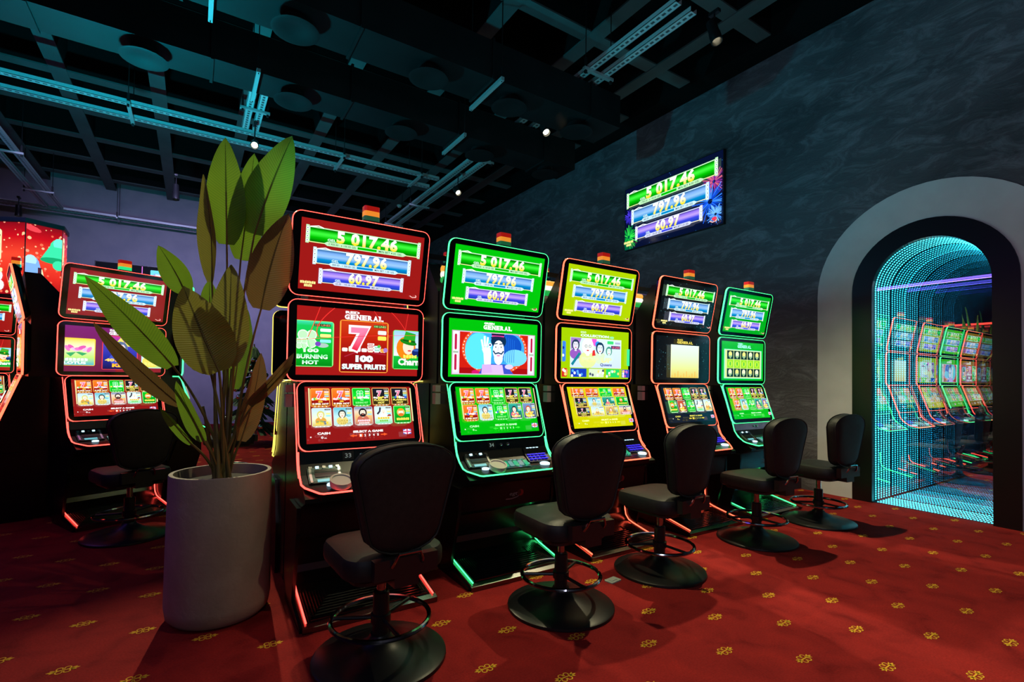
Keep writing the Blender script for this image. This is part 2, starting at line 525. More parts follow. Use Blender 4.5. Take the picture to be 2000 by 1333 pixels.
def arch_band(r0, r1, x0, x1):
    i_, o_ = arch(r0), arch(r1); n = len(i_); m = MB()
    vs = [(x0, *p) for p in i_] + [(x0, *p) for p in o_] + [(x1, *p) for p in i_] + [(x1, *p) for p in o_]
    fs = []
    for k in range(n - 1):
        fs += [(k, k + 1, n + k + 1, n + k), (k, k + 1, 2 * n + k + 1, 2 * n + k), (n + k, n + k + 1, 3 * n + k + 1, 3 * n + k)]
    return m.add(vs, fs)
struct(arch_band(RB, RG, DX - .012, DX).build('trim_1', M['greyarch']), 'wide grey painted arch surround')
struct(arch_band(RI, RB, DX - .03, DX + .02).build('trim_2', M['blackframe']), 'black arched door frame')
struct(MB().box(XL, DX, YB, YB + .1, 0, HS).build('wall_back', M['backwall']), 'lavender lit back wall')
struct(MB().box(XL - .1, XL, YF, YB, 0, HS).build('wall_left', M['darkwall']))
struct(MB().box(XL, DX, YF - .1, YF, 0, HS).build('wall_front', M['darkwall']))
cl = struct(MB().box(XL, DX, YF, YB, HS, HS + .1).build('ceiling', M['ceil']), 'black waffle ceiling')
rx = MB().box(-.088, .088, YF, YB, HC + .02, HS).mesh('beam')
ry = MB().box(XL, DX, -.083, .083, HC + .032, HS).mesh('beam')
fx = MB().box(-.09, .09, YF, YB, HC, HC + .02).mesh('soffit')  # underside strips carry the lit tone; beam sides are painted shade-dark
fy = MB().box(XL, DX, -.085, .085, HC + .012, HC + .032).mesh('soffit')
for k in range(-4, 7):
    x = -1.565 + 1.07 * k
    if XL < x < DX - .1:
        b_ = obj('beam', rx, M['ceil'], cl); b_.location.x = x; obj('soffit', fx, M['rib'], b_)
for k in range(-12, 5):
    y = 9.72 + 1.09 * k
    if YF < y < YB - .1:
        b_ = obj('beam', ry, M['ceil'], cl); b_.location.y = y; obj('soffit', fy, M['rib'], b_)
# deep edge beam along the right wall
obj('beam', MB().box(DX - .32, DX - .001, YF, YB, HC - .02, HS).mesh('beam'), M['ceil'], cl)

# ------------------------------------------------------------------ infinity mirror in the arch
im = empty('infinity_mirror', (DX, AY, 0))
tag(im, 'arched infinity mirror with rows of turquoise lights in the black frame', 'mirror')
M['lining'] = mat('turquoise_lit_lining', (.02, .16, .18), .3)
M['dots'] = mat('turquoise_led_dot', (.02, .02, .02), .4, emit=(.06, .85, 1), es=7.0)
M['dots'].cycles.emission_sampling = 'NONE'
M['glow'] = mat('turquoise_diffuser', (.004, .02, .024), .7, spec=.1, emit=(.0, .42, .55), es=.05)  # faint emission added to stand for the dots' light on the lining
DEP = .40
bm_ = mat('silvered_back_mirror', (.34, .50, .58), 0, 1)
M['bmirror'] = bm_
hm = bpy.data.materials.new('half_silvered_glass'); hm.use_nodes = True
N = hm.node_tree.nodes; L = hm.node_tree.links
N.remove(N['Principled BSDF'])
tr = N.new('ShaderNodeBsdfTransparent'); tr.inputs[0].default_value = (.92, .97, 1, 1)
gl = N.new('ShaderNodeBsdfGlossy'); gl.inputs['Roughness'].default_value = 0; gl.inputs['Color'].default_value = (.95, .97, 1, 1)
ms = N.new('ShaderNodeMixShader'); ms.inputs[0].default_value = .48
L.new(tr.outputs[0], ms.inputs[1]); L.new(gl.outputs[0], ms.inputs[2]); L.new(ms.outputs[0], N['Material Output'].inputs['Surface'])
M['halfglass'] = hm
def loc_arch(r): return [(y - AY, z) for y, z in arch(r)]
o_ = loc_arch(RI - .001)
lnm = MB()
lnm.loft([[(.021, *p) for p in o_], [(DEP, *p) for p in o_]], close=True, cap=False, smooth=False)
lnm.build('lining', M['glow'], im)
o2 = loc_arch(RI - .002)
MB().add([(DEP - .002, *p) for p in o2], [tuple(range(len(o2)))]).build('back_mirror', M['bmirror'], im)
MB().add([(.03, *p) for p in o2], [tuple(range(len(o2)))]).build('glass_pane', M['halfglass'], im)
# LED rows round the opening (jambs, arch and sill)
per = []
def along(p, q, st, nrm):
    n = max(1, int((Vector(q) - Vector(p)).length / st))
    return [((p[0] + (q[0] - p[0]) * (i + .5) / n, p[1] + (q[1] - p[1]) * (i + .5) / n), nrm) for i in range(n)]
rr_ = RI - .004
per += along((rr_, .02), (rr_, AZ), .0225, (-1, 0))
n = int(PI * rr_ / .0225)
per += [((rr_ * math.cos(PI * (i + .5) / n), AZ + rr_ * math.sin(PI * (i + .5) / n)), (-math.cos(PI * (i + .5) / n), -math.sin(PI * (i + .5) / n))) for i in range(n)]
per += along((-rr_, AZ), (-rr_, .02), .0225, (1, 0))
per += along((-rr_ + .01, .004), (rr_ - .01, .004), .0225, (0, 1))
row = MB(); h_ = .0068
for (y, z), (ny, nz) in per:
    ty, tz = -nz, ny
    c4 = [(-h_, -h_), (h_, -h_), (h_, h_), (-h_, h_)]
    vs = [(a_, y + ty * b_, z + tz * b_) for a_, b_ in c4] + [(a_ * .7, y + ty * b_ * .7 + ny * .005, z + tz * b_ * .7 + nz * .005) for a_, b_ in c4]
    row.add(vs, [(4, 5, 6, 7), (0, 1, 5, 4), (1, 2, 6, 5), (2, 3, 7, 6), (3, 0, 4, 7)])
rme = row.mesh('led_row', fix=False)
for k in range(6):
    obj('led_row', rme, M['dots'], im).location.x = .045 + k * .062

# ------------------------------------------------------------------ ceiling equipment
def tray(name, p0, p1, gap, label, hang, group='perforated cable trays under the ceiling'):
    """two perforated rails with cross bars, hung from rods; local x runs along the tray"""
    p0, p1 = Vector(p0), Vector(p1); d = p1 - p0; ln = d.length
    t = empty(name, p0, math.atan2(d.y, d.x)); tag(t, label, 'cable tray', group)
    for s_ in (-1, 1):
        m = MB().box(0, ln, -.04, .04, 0, .005)
        m.box(0, ln, -.04, -.036, 0, .045).box(0, ln, .036, .04, 0, .045)
        o = m.build('rail', M['rail'], t); o.location.y = s_ * gap / 2
    for hx in hang:
        m = MB().box(hx - .02, hx + .02, -gap / 2 - .1, gap / 2 + .1, -.03, -.001)
        m.build('cross_bar', M['galv'], t)
        for s_ in (-1, 1):
            MB().cyl((hx, s_ * (gap / 2 + .075), -.05), (hx, s_ * (gap / 2 + .075), HC - p0.z + .1), .005, 6).build('hanger_rod', M['blackmetal'], t)
            MB().box(hx - .012, hx + .012, s_ * (gap / 2 + .075) - .012, s_ * (gap / 2 + .075) + .012, -.06, .10).build('clamp', M['blackmetal'], t)
ZT = 4.4
tray('cable_tray', (-2.12, 7.64, ZT), (3.30, 7.64, ZT), .40, 'long perforated cable tray running left to right above the plant', [1.4, 3.9, 5.1])
tray('cable_tray', (3.5, 2.75, ZT), (3.5, 13.0, ZT), .20, 'narrow perforated cable tray running away beside the dark plaster wall', [1.1, 3.6, 6.0, 7.4])
tray('cable_tray', (-2.38, 7.0, ZT), (-2.38, 13.0, ZT), .22, 'perforated cable tray running away at the far left of the ceiling', [1.0, 3.0, 4.9])
tray('cable_tray', (.56, 5.7, ZT), (.56, 7.30, ZT), .12, 'short cable tray stub over the tall plant', [1.0])
tray('cable_tray', (.5, 2.35, ZT), (3.58, 2.35, ZT), .36, 'wide cable tray section meeting the narrow one at the top edge', [.9, 2.2])
tray('cable_tray', (-6.0, 13.2, ZT), (3.3, 13.2, ZT), .20, 'cable tray running along the top of the lavender back wall', [2.2, 4.6, 6.9])
tray('cable_tray', (.58, 3.4, ZT), (.58, 4.75, ZT), .02, 'single perforated strut hanging between the two air ducts', [.2])

def duct(name, y0, y1, z0, z1, x0, x1, label, cols, struts):
    t = empty(name, (0, (y0 + y1) / 2, z0)); tag(t, label, 'air duct', 'black air ducts under the ceiling')
    hy, hh = (y1 - y0) / 2, z1 - z0
    MB().box(x0, x1, -hy, hy, 0, hh).build('duct_body', M['duct'], t)
    x = x0 + .7
    while x < x1:
        m = MB()
        for a0, a1, b0, b1 in ((-hy - .018, hy + .018, -.016, 0), (-hy - .018, hy + .018, hh, hh + .016), (-hy - .018, -hy, 0, hh), (hy, hy + .018, 0, hh)):
            m.box(x - .012, x + .012, a0, a1, b0, b1)
        m.build('flange', M['duct'], t); x += 1.22
    for cx in cols:
        m = MB().lathe([(.10, 0), (.105, -.05), (.17, -.075), (.18, -.085), (.15, -.09), (.08, -.07)], 24, (cx, 0, 0))
        m.build('air_outlet', M['duct'], t)
    for sx_ in struts:
        MB().box(sx_ - .016, sx_ + .016, -hy - .10, hy + .10, -.052, -.018).build('support_strut', M['galv'], t)
        for s_ in (-1, 1):
            MB().cyl((sx_, s_ * (hy + .08), -.06), (sx_, s_ * (hy + .08), HS - z0 - .02), .005, 6).build('hanger_rod', M['blackmetal'], t)
duct('air_duct', 3.98, 4.42, 4.0, 4.36, -4.5, 3.95, 'black rectangular air duct nearest the camera under the ceiling', [.62, 1.75, 2.62, 3.5], [.05, 2.35])
duct('air_duct', 5.12, 5.52, 4.0, 4.36, -5.5, 4.25, 'farther black rectangular air duct above the tall plant', [-.42, .78, 1.9, 2.9, 3.9], [.44, 2.55])

def spot(name, p, aim, label, power=None, col=None, size=52, blend=.6, drop=.25, snoot=0):
    """black track spot with a lit lens"""
    t = empty(name, p); tag(t, label, 'spotlight', 'black ceiling spotlights')
    d = (Vector(aim) - Vector(p)).normalized()
    q = d.to_track_quat('-Z', 'Y').to_matrix().to_4x4()
    b_ = MB().lathe([(.025, .13), (.042, .125), (.045, .10), (.045, 0), (.05, -.012), (.05, -.03 - snoot), (.043, -.03 - snoot), (.042, -.005)], 20)
    b_.xf(q); b_.build('lamp_body', M['blackmetal'], t)
    MB().lathe([(.001, -.006), (.036, -.006)], 20, cap=False).xf(q).build('lens', mat('lit_lens', (.1, .1, .1), .3, emit=(1, .9, .6), es=9), t)
    MB().cyl((0, 0, .06), (0, 0, drop), .008, 8).box(-.02, .02, -.05, .05, drop, drop + .03).build('stem', M['blackmetal'], t)
    ld = bpy.data.lights.new('spot', 'SPOT'); ld.energy = power or SPOT_W; ld.color = col or SPOT_COL
    ld.spot_size = R(size); ld.spot_blend = blend; ld.shadow_soft_size = .03
    lo = bpy.data.objects.new('spot_light', ld); C.objects.link(lo); lo.parent = t
    lo.location = d * (.035 + snoot); lo.rotation_euler = d.to_track_quat('-Z', 'Y').to_euler()
    return t
spot('ceiling_spotlight', (.59, 7.03, 4.1), (.1, 2.6, 1.0), 'lit ceiling spotlight just above the tips of the tall plant', 800, size=30)
spot('ceiling_spotlight', (3.43, 4.67, 4.1), (3.0, 1.6, 0), 'brighter lit ceiling spotlight below the duct near the wall', 520, size=64)
spot('ceiling_spotlight', (3.44, 7.0, 4.1), (3.6, 3.2, .5), 'farther lit ceiling spotlight beside the narrow cable tray', 500, size=60)
# shielded spot on the wide tray, then unseen added ones
spot('ceiling_spotlight', (3.85, 2.72, 4.3), (3.7, 1.35, 0), 'dark shielded spotlight on the tray at the top edge', 430, size=86, blend=.75, drop=.17, snoot=.07)
spot('ceiling_spotlight', (1.5, 2.75, 4.2), (1.45, 1.2, 0), 'shielded ceiling spotlight above the first two machines', 240, size=62, blend=.8, drop=.17, snoot=.07)  # out of view, added for the light on the first stools
spot('ceiling_spotlight', (1.9, .5, 4.2), (.0, 2.75, .35), 'shielded ceiling spotlight turned towards the planter', 85, size=27, blend=.5, drop=.17, snoot=.05)  # out of view, added for the light on the planter
spot('ceiling_spotlight', (-.3, 9.6, 4.1), (-.2, 9.0, 0), 'ceiling spotlight over the carpet near the back wall', 300, size=90, blend=.8, snoot=.1)  # added to light the far carpet; the snoot hides its lens

q_ = on_plane(36, 414, 2, 4.12)
spot('ceiling_spotlight', tuple(q_), (q_.x, q_.y, 0), 'small ceiling spotlight at the far left before the back wall', 25, size=50, snoot=.05)
# smoke detectors
for (u, v), lb in (((985, 238), 'white smoke detector on the black ceiling near the first spotlight'), ((780, 402), 'small white smoke detector on the ceiling above the red machine')):
    p = on_plane(u, v, 2, HC - .01)
    t = empty('smoke_detector', (p.x, p.y, HC - .001)); tag(t, lb, 'smoke detector', 'white smoke detectors')
    MB().lathe([(.001, -.055), (.032, -.052), (.045, -.03), (.05, -.018)], 20).build('sensor_head', M['white'], t)
    MB().lathe([(.055, -.018), (.06, 0)], 20).build('mounting_plate', M['white'], t)

# linear lamps outside the picture: violet and red show mirrored, the rest added
def neon(name, p0, p1, r, col, es, label, power=0, up=False):
    p0, p1 = Vector(p0), Vector(p1); d = p1 - p0
    t = empty(name, p0, math.atan2(d.y, d.x)); tag(t, label, 'neon tube')
    MB().tube([(0, 0, 0), (d.length, 0, 0)], r, 10).build('tube', mat('neon_' + name, (.02, .02, .02), .4, emit=col, es=es), t)
    for k in range(int(d.length / 2.2) + 1):
        MB().cyl((.05 + k * 2.2, 0, r), (.05 + k * 2.2, 0, HS - p0.z - .01), .004, 6).build('hanger_rod', M['blackmetal'], t)
    if power:
        ld = bpy.data.lights.new(name, 'AREA'); ld.shape = 'RECTANGLE'; ld.size = d.length; ld.size_y = .1
        ld.energy = power; ld.color = col
        lo = bpy.data.objects.new('tube_light', ld); C.objects.link(lo); lo.parent = t
        lo.location = (d.length / 2, 0, r + .02 if up else -r - .02)
        lo.rotation_euler = (PI if up else 0, 0, 0)
neon('violet_neon_tube', (-2.62, .6, 3.5), (-2.62, 10.8, 3.5), .022, (.22, .12, 1), 3.2, 'violet neon tube hanging left of the machines', 36)
neon('red_neon_tube', (-2.9, .4, 2.5), (-2.9, 4.7, 2.5), .022, (1, .05, .03), 3.2, 'red neon tube hanging low on the left')
neon('teal_neon_tube', (-1.8, -1.6, 2.7), (4.8, -1.6, 2.7), .025, TEAL_COL, 2.0, 'turquoise neon tube hanging behind the viewer', TEAL_W, True)  # unseen tube, added to tint the ceiling teal
def side_tube(p0, p1, col, power, label):
    p0, p1 = Vector(p0), Vector(p1); d = p1 - p0
    t = empty('lilac_neon_tube', p0, math.atan2(d.y, d.x)); tag(t, label, 'neon tube')
    MB().tube([(0, 0, 0), (d.length, 0, 0)], .025, 10).build('tube', mat('neon_lilac', (.02, .02, .02), .4, emit=col, es=1.5), t)
    for q in (.1, .9): MB().cyl((d.length * q, 0, .02), (d.length * q, 0, HS - p0.z - .01), .004, 6).build('hanger_rod', M['blackmetal'], t)
    ld = bpy.data.lights.new('side_tube', 'AREA'); ld.shape = 'RECTANGLE'; ld.size = d.length; ld.size_y = .08; ld.energy = power; ld.color = col
    lo = bpy.data.objects.new('tube_light', ld); C.objects.link(lo); lo.parent = t
    lo.location = (d.length / 2, -.03, 0); lo.rotation_euler = (R(-90), 0, 0)
side_tube((-.8, -3.4, 2.5), (-.8, -.4, 2.5), (.48, .50, .64), 80, 'lilac neon tube hanging behind the viewer')  # unseen tube, added to light the plaster wall
def uplight(p0, p1, col, power, label, aim=(PI, 0, 0)):  # unseen bars, added to tint the ceiling and wash the back wall
    p0, p1 = Vector(p0), Vector(p1); d = p1 - p0
    t = empty('uplight_bar', p0, math.atan2(d.y, d.x)); tag(t, label, 'light bar')
    MB().box(0, d.length, -.012, .012, 0, .03).build('housing', M['blackmetal'], t)
    if p0.z < 3:
        for q in (.1, .9): MB().box(d.length * q - .01, d.length * q + .01, -.008, .008, -p0.z, 0).build('post', M['blackmetal'], t)
    ld = bpy.data.lights.new('uplight', 'AREA'); ld.shape = 'RECTANGLE'; ld.size = d.length; ld.size_y = .024; ld.energy = power; ld.color = col; ld.spread = PI if aim[0] > 3 else R(66)
    lo = bpy.data.objects.new('bar_light', ld); C.objects.link(lo); lo.parent = t
    lo.location = (d.length / 2, 0 if aim[0] > 3 else .016, .034 if aim[0] > 3 else .015); lo.rotation_euler = aim
uplight((.55, 3.095, 1.99), (4.65, 3.095, 1.99), TEAL_COL, 36, 'turquoise uplight bar lying between the two machine rows')
uplight((-.93, 5.84, 1.99), (-.60, 5.90, 1.99), TEAL_COL, 230, 'turquoise uplight bar on the left machine cluster')
uplight((-2.1, 7.86, 4.447), (3.1, 7.86, 4.447), (.52, .47, 1), 68, 'violet wall washer bar lying on the long cable tray', (R(71), 0, 0))

# ------------------------------------------------------------------ screen pictures
WHITE, YEL, GOLD = (255, 255, 255), (255, 235, 60), (255, 205, 60)
def banner(p, x0, x1, y0, y1, kind, num, rng, bet, nx0, nx1):
    pal = {'g': [(0, (0, 95, 0)), (.35, (0, 190, 0)), (.62, (60, 245, 60)), (.85, (0, 170, 0)), (1, (0, 80, 0))],
           'b': [(0, (0, 90, 160)), (.3, (0, 140, 205)), (.55, (150, 195, 250)), (.8, (120, 170, 235)), (1, (20, 90, 150))],
           'p': [(0, (10, 60, 170)), (.35, (60, 70, 220)), (.6, (190, 160, 250)), (.85, (140, 110, 230)), (1, (60, 50, 140))]}[kind]
    rim = {'g': (190, 250, 190), 'b': (205, 240, 255), 'p': (215, 220, 250)}[kind]
    h = y1 - y0
    p.rect(x0 - .012, y0 - h * .06, x1 + .012, y1 + h * .08, rim)
    for xx in (x0 - .018, x1 + .018):                      # beaded side posts
        p.rect(xx - .012, y0 - h * .14, xx + .012, y1 + h * .16, rim)
        for k in range(4): p.ell(xx, y0 + h * (.06 + .29 * k), h * .10, h * .10, WHITE, 10); p.ell(xx, y0 + h * (.06 + .29 * k), h * .05, h * .05, (90, 150, 150), 8)
    p.grad(x0, y0, x1, y1, pal)
    p.line([(x0, y1 + h * .05), (x0 + .06, y1 + h * .16), (x0 + .10, y1 + h * .05)], h * .07, WHITE)
    p.line([(x0 - .01, y0 - h * .03), (x1 + .01, y0 - h * .03)], h * .04, (255, 240, 130))
    # pill with the range, pill with the bet
    xm = (x0 + x1) / 2; wd = x1 - x0
    p.poly([(x0 + wd * .12, y0 - h * .02), (x0 + wd * .15, y0 + h * .13), (x1 - wd * .14, y0 + h * .13), (x1 - wd * .10, y0 - h * .02), (x1 - wd * .14, y0 - h * .17), (x0 + wd * .15, y0 - h * .17)], rim)
    p.rect(x0 + wd * .42, y0 - h * .11, x0 + wd * .60, y0 + h * .07, pal[1][1])
    p.text(rng, x0 + wd * .16, y0 - h * .10, x0 + wd * .41, y0 + h * .06, (20, 60, 60), bold=.01)
    p.text(bet, x0 + wd * .62, y0 - h * .10, x1 - wd * .15, y0 + h * .06, (20, 60, 60), bold=.01)
    p.text('GEL', x0 + wd * .15, y0 + h * .17, x0 + wd * .225, y0 + h * .36, (225, 255, 240), bold=.02)
    p.text(num, nx0, y0 + h * .10, nx1, y0 + h * 1.06, (250, 222, 20), (255, 255, 255), bold=.05, outline=(60, 95, 40), ow=.012, space=1.1)

def jackpot(p, tv=False):
    banner(p, .065, .94, .685, .88, 'g', '5 017.46', '3 900.00 - 6 100.00 GEL', 'MIN BET 4.00 GEL', .265, .765)
    banner(p, .125, .865, .395, .585, 'b', '797.96', '800.00 - 1 500.00 GEL', 'MIN BET 1.00 GEL', .345, .685)
    banner(p, .175, .81, .125, .295, 'p', '60.97', '60.00 - 105.00 GEL', 'MIN BET 0.20 GEL', .375, .625)
    p.bars(7, .01, .085, .125, .125, (255, 240, 150))
    p.bars(4, .04, .04, .10, .08, (255, 240, 150))
    p.ell(.955, .055, .022, .022, (255, 190, 180)); p.ell(.948, .06, .018, .016, (150, 30, 30))
    p.line([(.905, .06), (.93, .035), (.96, .045)], .012, (255, 190, 180))

def frame_bg(p, col):
    p.rect(0, 0, 1, 1, col)
def speck(p, seed, n=150, base=(8, 16, 20)):
    rnd = random.Random(seed); p.rect(0, 0, 1, 1, base)
    for i in range(n):
        c = rnd.choice([(30, 70, 80), (70, 120, 125), (20, 50, 70), (60, 90, 80)])
        x, y, s_ = rnd.random(), rnd.random(), .006 + rnd.random() * .009
        p.poly([(x - s_ / 2, y), (x, y - s_), (x + s_ / 2, y), (x, y + s_)], c)

def seven(p, cx, cy, h, c=(225, 25, 60)):
    w_ = h * .80 / p.asp()
    p.text('7', cx - w_ / 2, cy - h / 2, cx + w_ / 2, cy + h / 2, (255, 240, 250), bold=.10)
    p.text('7', cx - w_ * .40, cy - h * .42, cx + w_ * .40, cy + h * .42, c, (255, 130, 170), bold=.045)
def clover(p, cx, cy, r, c=(190, 255, 190)):
    for a_ in (45, 135, 225, 315):
        x = cx + r * .62 * math.cos(R(a_)) / p.asp(); y = cy + r * .62 * math.sin(R(a_))
        p.ell(x, y, r * .55, r * .55, (230, 255, 230), 14); p.ell(x, y, r * .44, r * .44, c, 14)
    p.line([(cx, cy), (cx + r * .4 / p.asp(), cy - r * 1.3)], r * .14, (160, 240, 160))
def fruits(p, y, seed, n=9):
    rnd = random.Random(seed)
    for i in range(n):
        c = rnd.choice([(250, 245, 235), (255, 225, 90), (60, 110, 220), (250, 210, 220), (240, 250, 240), (90, 190, 90)])
        p.ell(.06 + .88 * (i + .5) / n, y + rnd.uniform(-.02, .04), rnd.uniform(.05, .09), rnd.uniform(.05, .09), c, 10)
def person(p, cx, cy, r, hair, skin=(255, 235, 215), cloth=(240, 220, 90), beard=None):
    p.ell(cx, cy - r * 1.9, r * 1.7, r * 1.25, cloth, 16)
    p.ell(cx, cy + r * .12, r * 1.15, r * 1.25, hair, 16)
    p.rect(cx - r * .3 / p.asp(), cy - r * 1.3, cx + r * .3 / p.asp(), cy - r * .5, skin)
    p.ell(cx, cy, r * .78, r * .98, skin, 16)
    if beard: p.ell(cx, cy - r * .62, r * .7, r * .55, beard, 14); p.ell(cx, cy - r * .42, r * .3, r * .1, (225, 120, 110), 10)
    else: p.ell(cx, cy - r * .5, r * .26, r * .1, (215, 60, 60), 10)
    p.ell(cx, cy + r * .8, r * .85, r * .35, hair, 14, 0, 180)
    for s_ in (-1, 1):
        p.ell(cx + s_ * r * .32 / p.asp(), cy + r * .12, r * .14, r * .08, WHITE, 10); p.ell(cx + s_ * r * .32 / p.asp(), cy + r * .12, r * .07, r * .08, (30, 30, 40), 8)
        p.line([(cx + s_ * r * .15 / p.asp(), cy + r * .30), (cx + s_ * r * .52 / p.asp(), cy + r * .34)], r * .08, hair)
    p.line([(cx, cy + r * .1), (cx + r * .08 / p.asp(), cy - r * .22)], r * .06, (225, 185, 160))

def card(p, x0, y0, x1, y1, kind, seed=0, border=None):
    """a game tile"""
    rnd = random.Random(seed)
    bc = border or {'hot': (255, 170, 70), 'clover': (120, 255, 120), 'dark': (230, 170, 90), 'green': (150, 255, 150)}.get(kind, (235, 245, 240))
    p.clipbox(x0, y0, x1, y1)
    p.rr(-.02, -.02, 1.02, 1.02, .07, bc)
    if kind == 'hot':
        p.grad(.02, .02, .98, .98, [(0, (110, 8, 8)), (.30, (160, 20, 10)), (.34, (235, 90, 25)), (1, (250, 130, 40))])
        fruits(p, .40, seed); seven(p, .46, .64, .46)
        p.text('20' if seed % 2 else '40', .38, .20, .62, .30, GOLD, bold=.06)
        p.text('SUPER HOT', .06, .04, .94, .17, GOLD, WHITE, bold=.05)
    elif kind == 'clover':
        p.grad(.02, .02, .98, .98, [(0, (0, 165, 15)), (.5, (20, 225, 50)), (1, (0, 190, 25))])
        clover(p, .42, .68, .2, (70, 225, 110)); fruits(p, .44, seed + 3, 8)
        p.text('40', .40, .26, .60, .34, (190, 255, 190), bold=.03); p.text('BURNING HOT', .14, .08, .86, .20, (150, 255, 150), bold=.03)
    elif kind == 'dark':
        p.grad(.02, .02, .98, .98, [(0, (60, 50, 15)), (.4, (35, 25, 20)), (1, (15, 25, 45))])
        fruits(p, .42, seed + 5, 7); seven(p, .42, .66, .40)
        p.text('FLAMING', .08, .22, .92, .33, (250, 235, 110), bold=.05); p.text('HOT', .3, .05, .7, .18, (250, 235, 110), bold=.05)
    elif kind == 'green':
        p.grad(.02, .02, .98, .98, [(0, (0, 130, 20)), (1, (10, 200, 40))])
        p.ell(.42, .62, .24, .24, (255, 190, 110), 16); p.ell(.42, .60, .15, .17, (250, 235, 215), 14); p.ell(.42, .78, .17, .08, (240, 160, 30), 12); p.ell(.42, .47, .17, .10, (225, 120, 40), 12)
        p.bars(7, .12, .14, .9, .30, (255, 235, 90))
    elif kind == 'queen':
        p.grad(.0, .0, 1, 1, [(0, (215, 190, 90)), (.4, (235, 245, 205)), (1, (190, 225, 245))])
        person(p, .45, .62, .17, (215, 210, 110), cloth=(225, 165, 70)); p.bars(5, .16, .10, .84, .26, (240, 210, 70))
        for k in range(6): p.ell(rnd.random(), .1 + .2 * rnd.random(), .07, .05, rnd.choice([(150, 170, 90), (90, 120, 150), (210, 120, 90)]), 8)
    elif kind == 'china':
        p.grad(.0, .0, 1, 1, [(0, (190, 220, 215)), (.5, (190, 235, 240)), (1, (90, 190, 215))])
        person(p, .45, .62, .19, (50, 70, 70), cloth=(235, 215, 120)); p.ell(.8, .55, .14, .07, (60, 160, 180), 10)
        p.text('GREAT', .2, .2, .92, .30, (170, 150, 60), bold=.01); p.text('CHINA', .18, .05, .94, .17, (170, 150, 60), bold=.01)
    elif kind == 'man':
        p.grad(.0, .0, 1, 1, [(0, (190, 120, 110)), (.45, (245, 190, 120)), (.75, (235, 215, 190)), (1, (90, 130, 190))])
        person(p, .46, .66, .20, (30, 25, 30), cloth=(200, 110, 90), beard=(40, 30, 30)); p.bars(6, .14, .16, .86, .28, (255, 215, 225)); p.bars(6, .2, .03, .8, .13, (255, 225, 225))
    elif kind == 'witch':
        p.grad(.0, .0, 1, 1, [(0, (120, 230, 170)), (.4, (230, 250, 235)), (1, (200, 240, 240))])
        p.line([(.15, .55), (.3, .72), (.34, .95)], .10, (50, 35, 60)); person(p, .52, .70, .13, (240, 240, 245), cloth=(235, 245, 245)); p.poly([(.70, .4), (.86, .62), (.98, .42)], (170, 60, 60))
        p.bars(5, .15, .25, .85, .38, (235, 200, 40)); p.bars(4, .25, .10, .75, .21, (120, 200, 60))
    else:                                                   # mixed bright tile
        base = [(60, 90, 190), (40, 170, 150), (200, 90, 60), (120, 150, 200), (230, 200, 120)][seed % 5]
        p.grad(.0, .0, 1, 1, [(0, tuple(int(c * .6) for c in base)), (1, base)])
        person(p, .42, .6, .18, [(230, 200, 90), (40, 40, 50), (200, 80, 50)][seed % 3], cloth=[(250, 200, 60), (90, 220, 230), (230, 90, 130)][(seed + 1) % 3])
        for k in range(5): p.ell(rnd.random(), rnd.random() * .4, .08, .06, rnd.choice([(255, 230, 120), (240, 120, 90), (150, 230, 240), (250, 250, 250)]), 8)
        p.bars(5, .15, .08, .85, .22, (255, 240, 130))
    # line badge and jackpot marks
    p.rect(.66, .88, .96, .95, (40, 40, 45)); p.text('LINES', .70, .89, .93, .94, (240, 210, 200), bold=.0)
    for k in range(3):
        p.rr(.72, .76 - k * .12, .96, .84 - k * .12, .02, [(225, 235, 235), (250, 240, 140), (150, 230, 240)][k])
    p.rect(.1, -.07, .9, .005, tuple(int(c * .85) for c in bc))
    for k in range(4): p.ell(.2 + .2 * k, -.03, .03, .03, WHITE, 8)
    p.full()

def flag(p, x0, y0, x1, y1):
    p.clipbox(x0, y0, x1, y1)
    p.rect(0, 0, 1, 1, (235, 235, 250))
    for q in ([(.0, .0), (.36, .0), (.0, .3)], [(1, 0), (.64, 0), (1, .3)], [(0, 1), (.36, 1), (0, .7)], [(1, 1), (.64, 1), (1, .7)]): p.poly(q, (90, 90, 190))
    p.rect(0, .38, 1, .62, (215, 60, 110)); p.rect(.42, 0, .58, 1, (215, 60, 110))
    p.full()

def picker(p, bg, kinds, cols, rows, txt=WHITE, accent=(250, 90, 40), y0=.24, y1=.97):
    frame_bg(p, bg)
    cw, chh = .93 / cols, (y1 - y0) / rows
    for i, k in enumerate(kinds):
        cx, cy = i % cols, i // cols
        x = .04 + cx * cw; y = y1 - (cy + 1) * chh
        card(p, x + cw * .05, y + chh * .12, x + cw * .93, y + chh * .98, k, i * 7 + cols)
    for q in (.018, .97): p.rect(q, .30, q + .012, .94, (235, 225, 160))
    p.text('CASH', .08, .125, .19, .165, txt, bold=.05); p.ell(.025, .09, .012, .012, WHITE, 8)
    p.text('0', .11, .055, .13, .095, txt, bold=.03); p.text('GEL', .135, .055, .16, .072, txt, bold=.03)
    p.text('SELECT A GAME', .39, .13, .67, .17, txt, bold=.06)
    p.poly([(.36, .08), (.395, .105), (.395, .09), (.425, .09), (.425, .07), (.395, .07), (.395, .055)], accent)
    p.poly([(.71, .08), (.675, .105), (.675, .09), (.645, .09), (.645, .07), (.675, .07), (.675, .055)], accent)
    for k in range(5):
        if k == 0: p.rect(.442, .052, .478, .108, accent)
        p.text(str(k + 1), .45 + k * .04, .06, .466 + k * .04, .10, txt, bold=.03)
    flag(p, .865, .06, .945, .155)

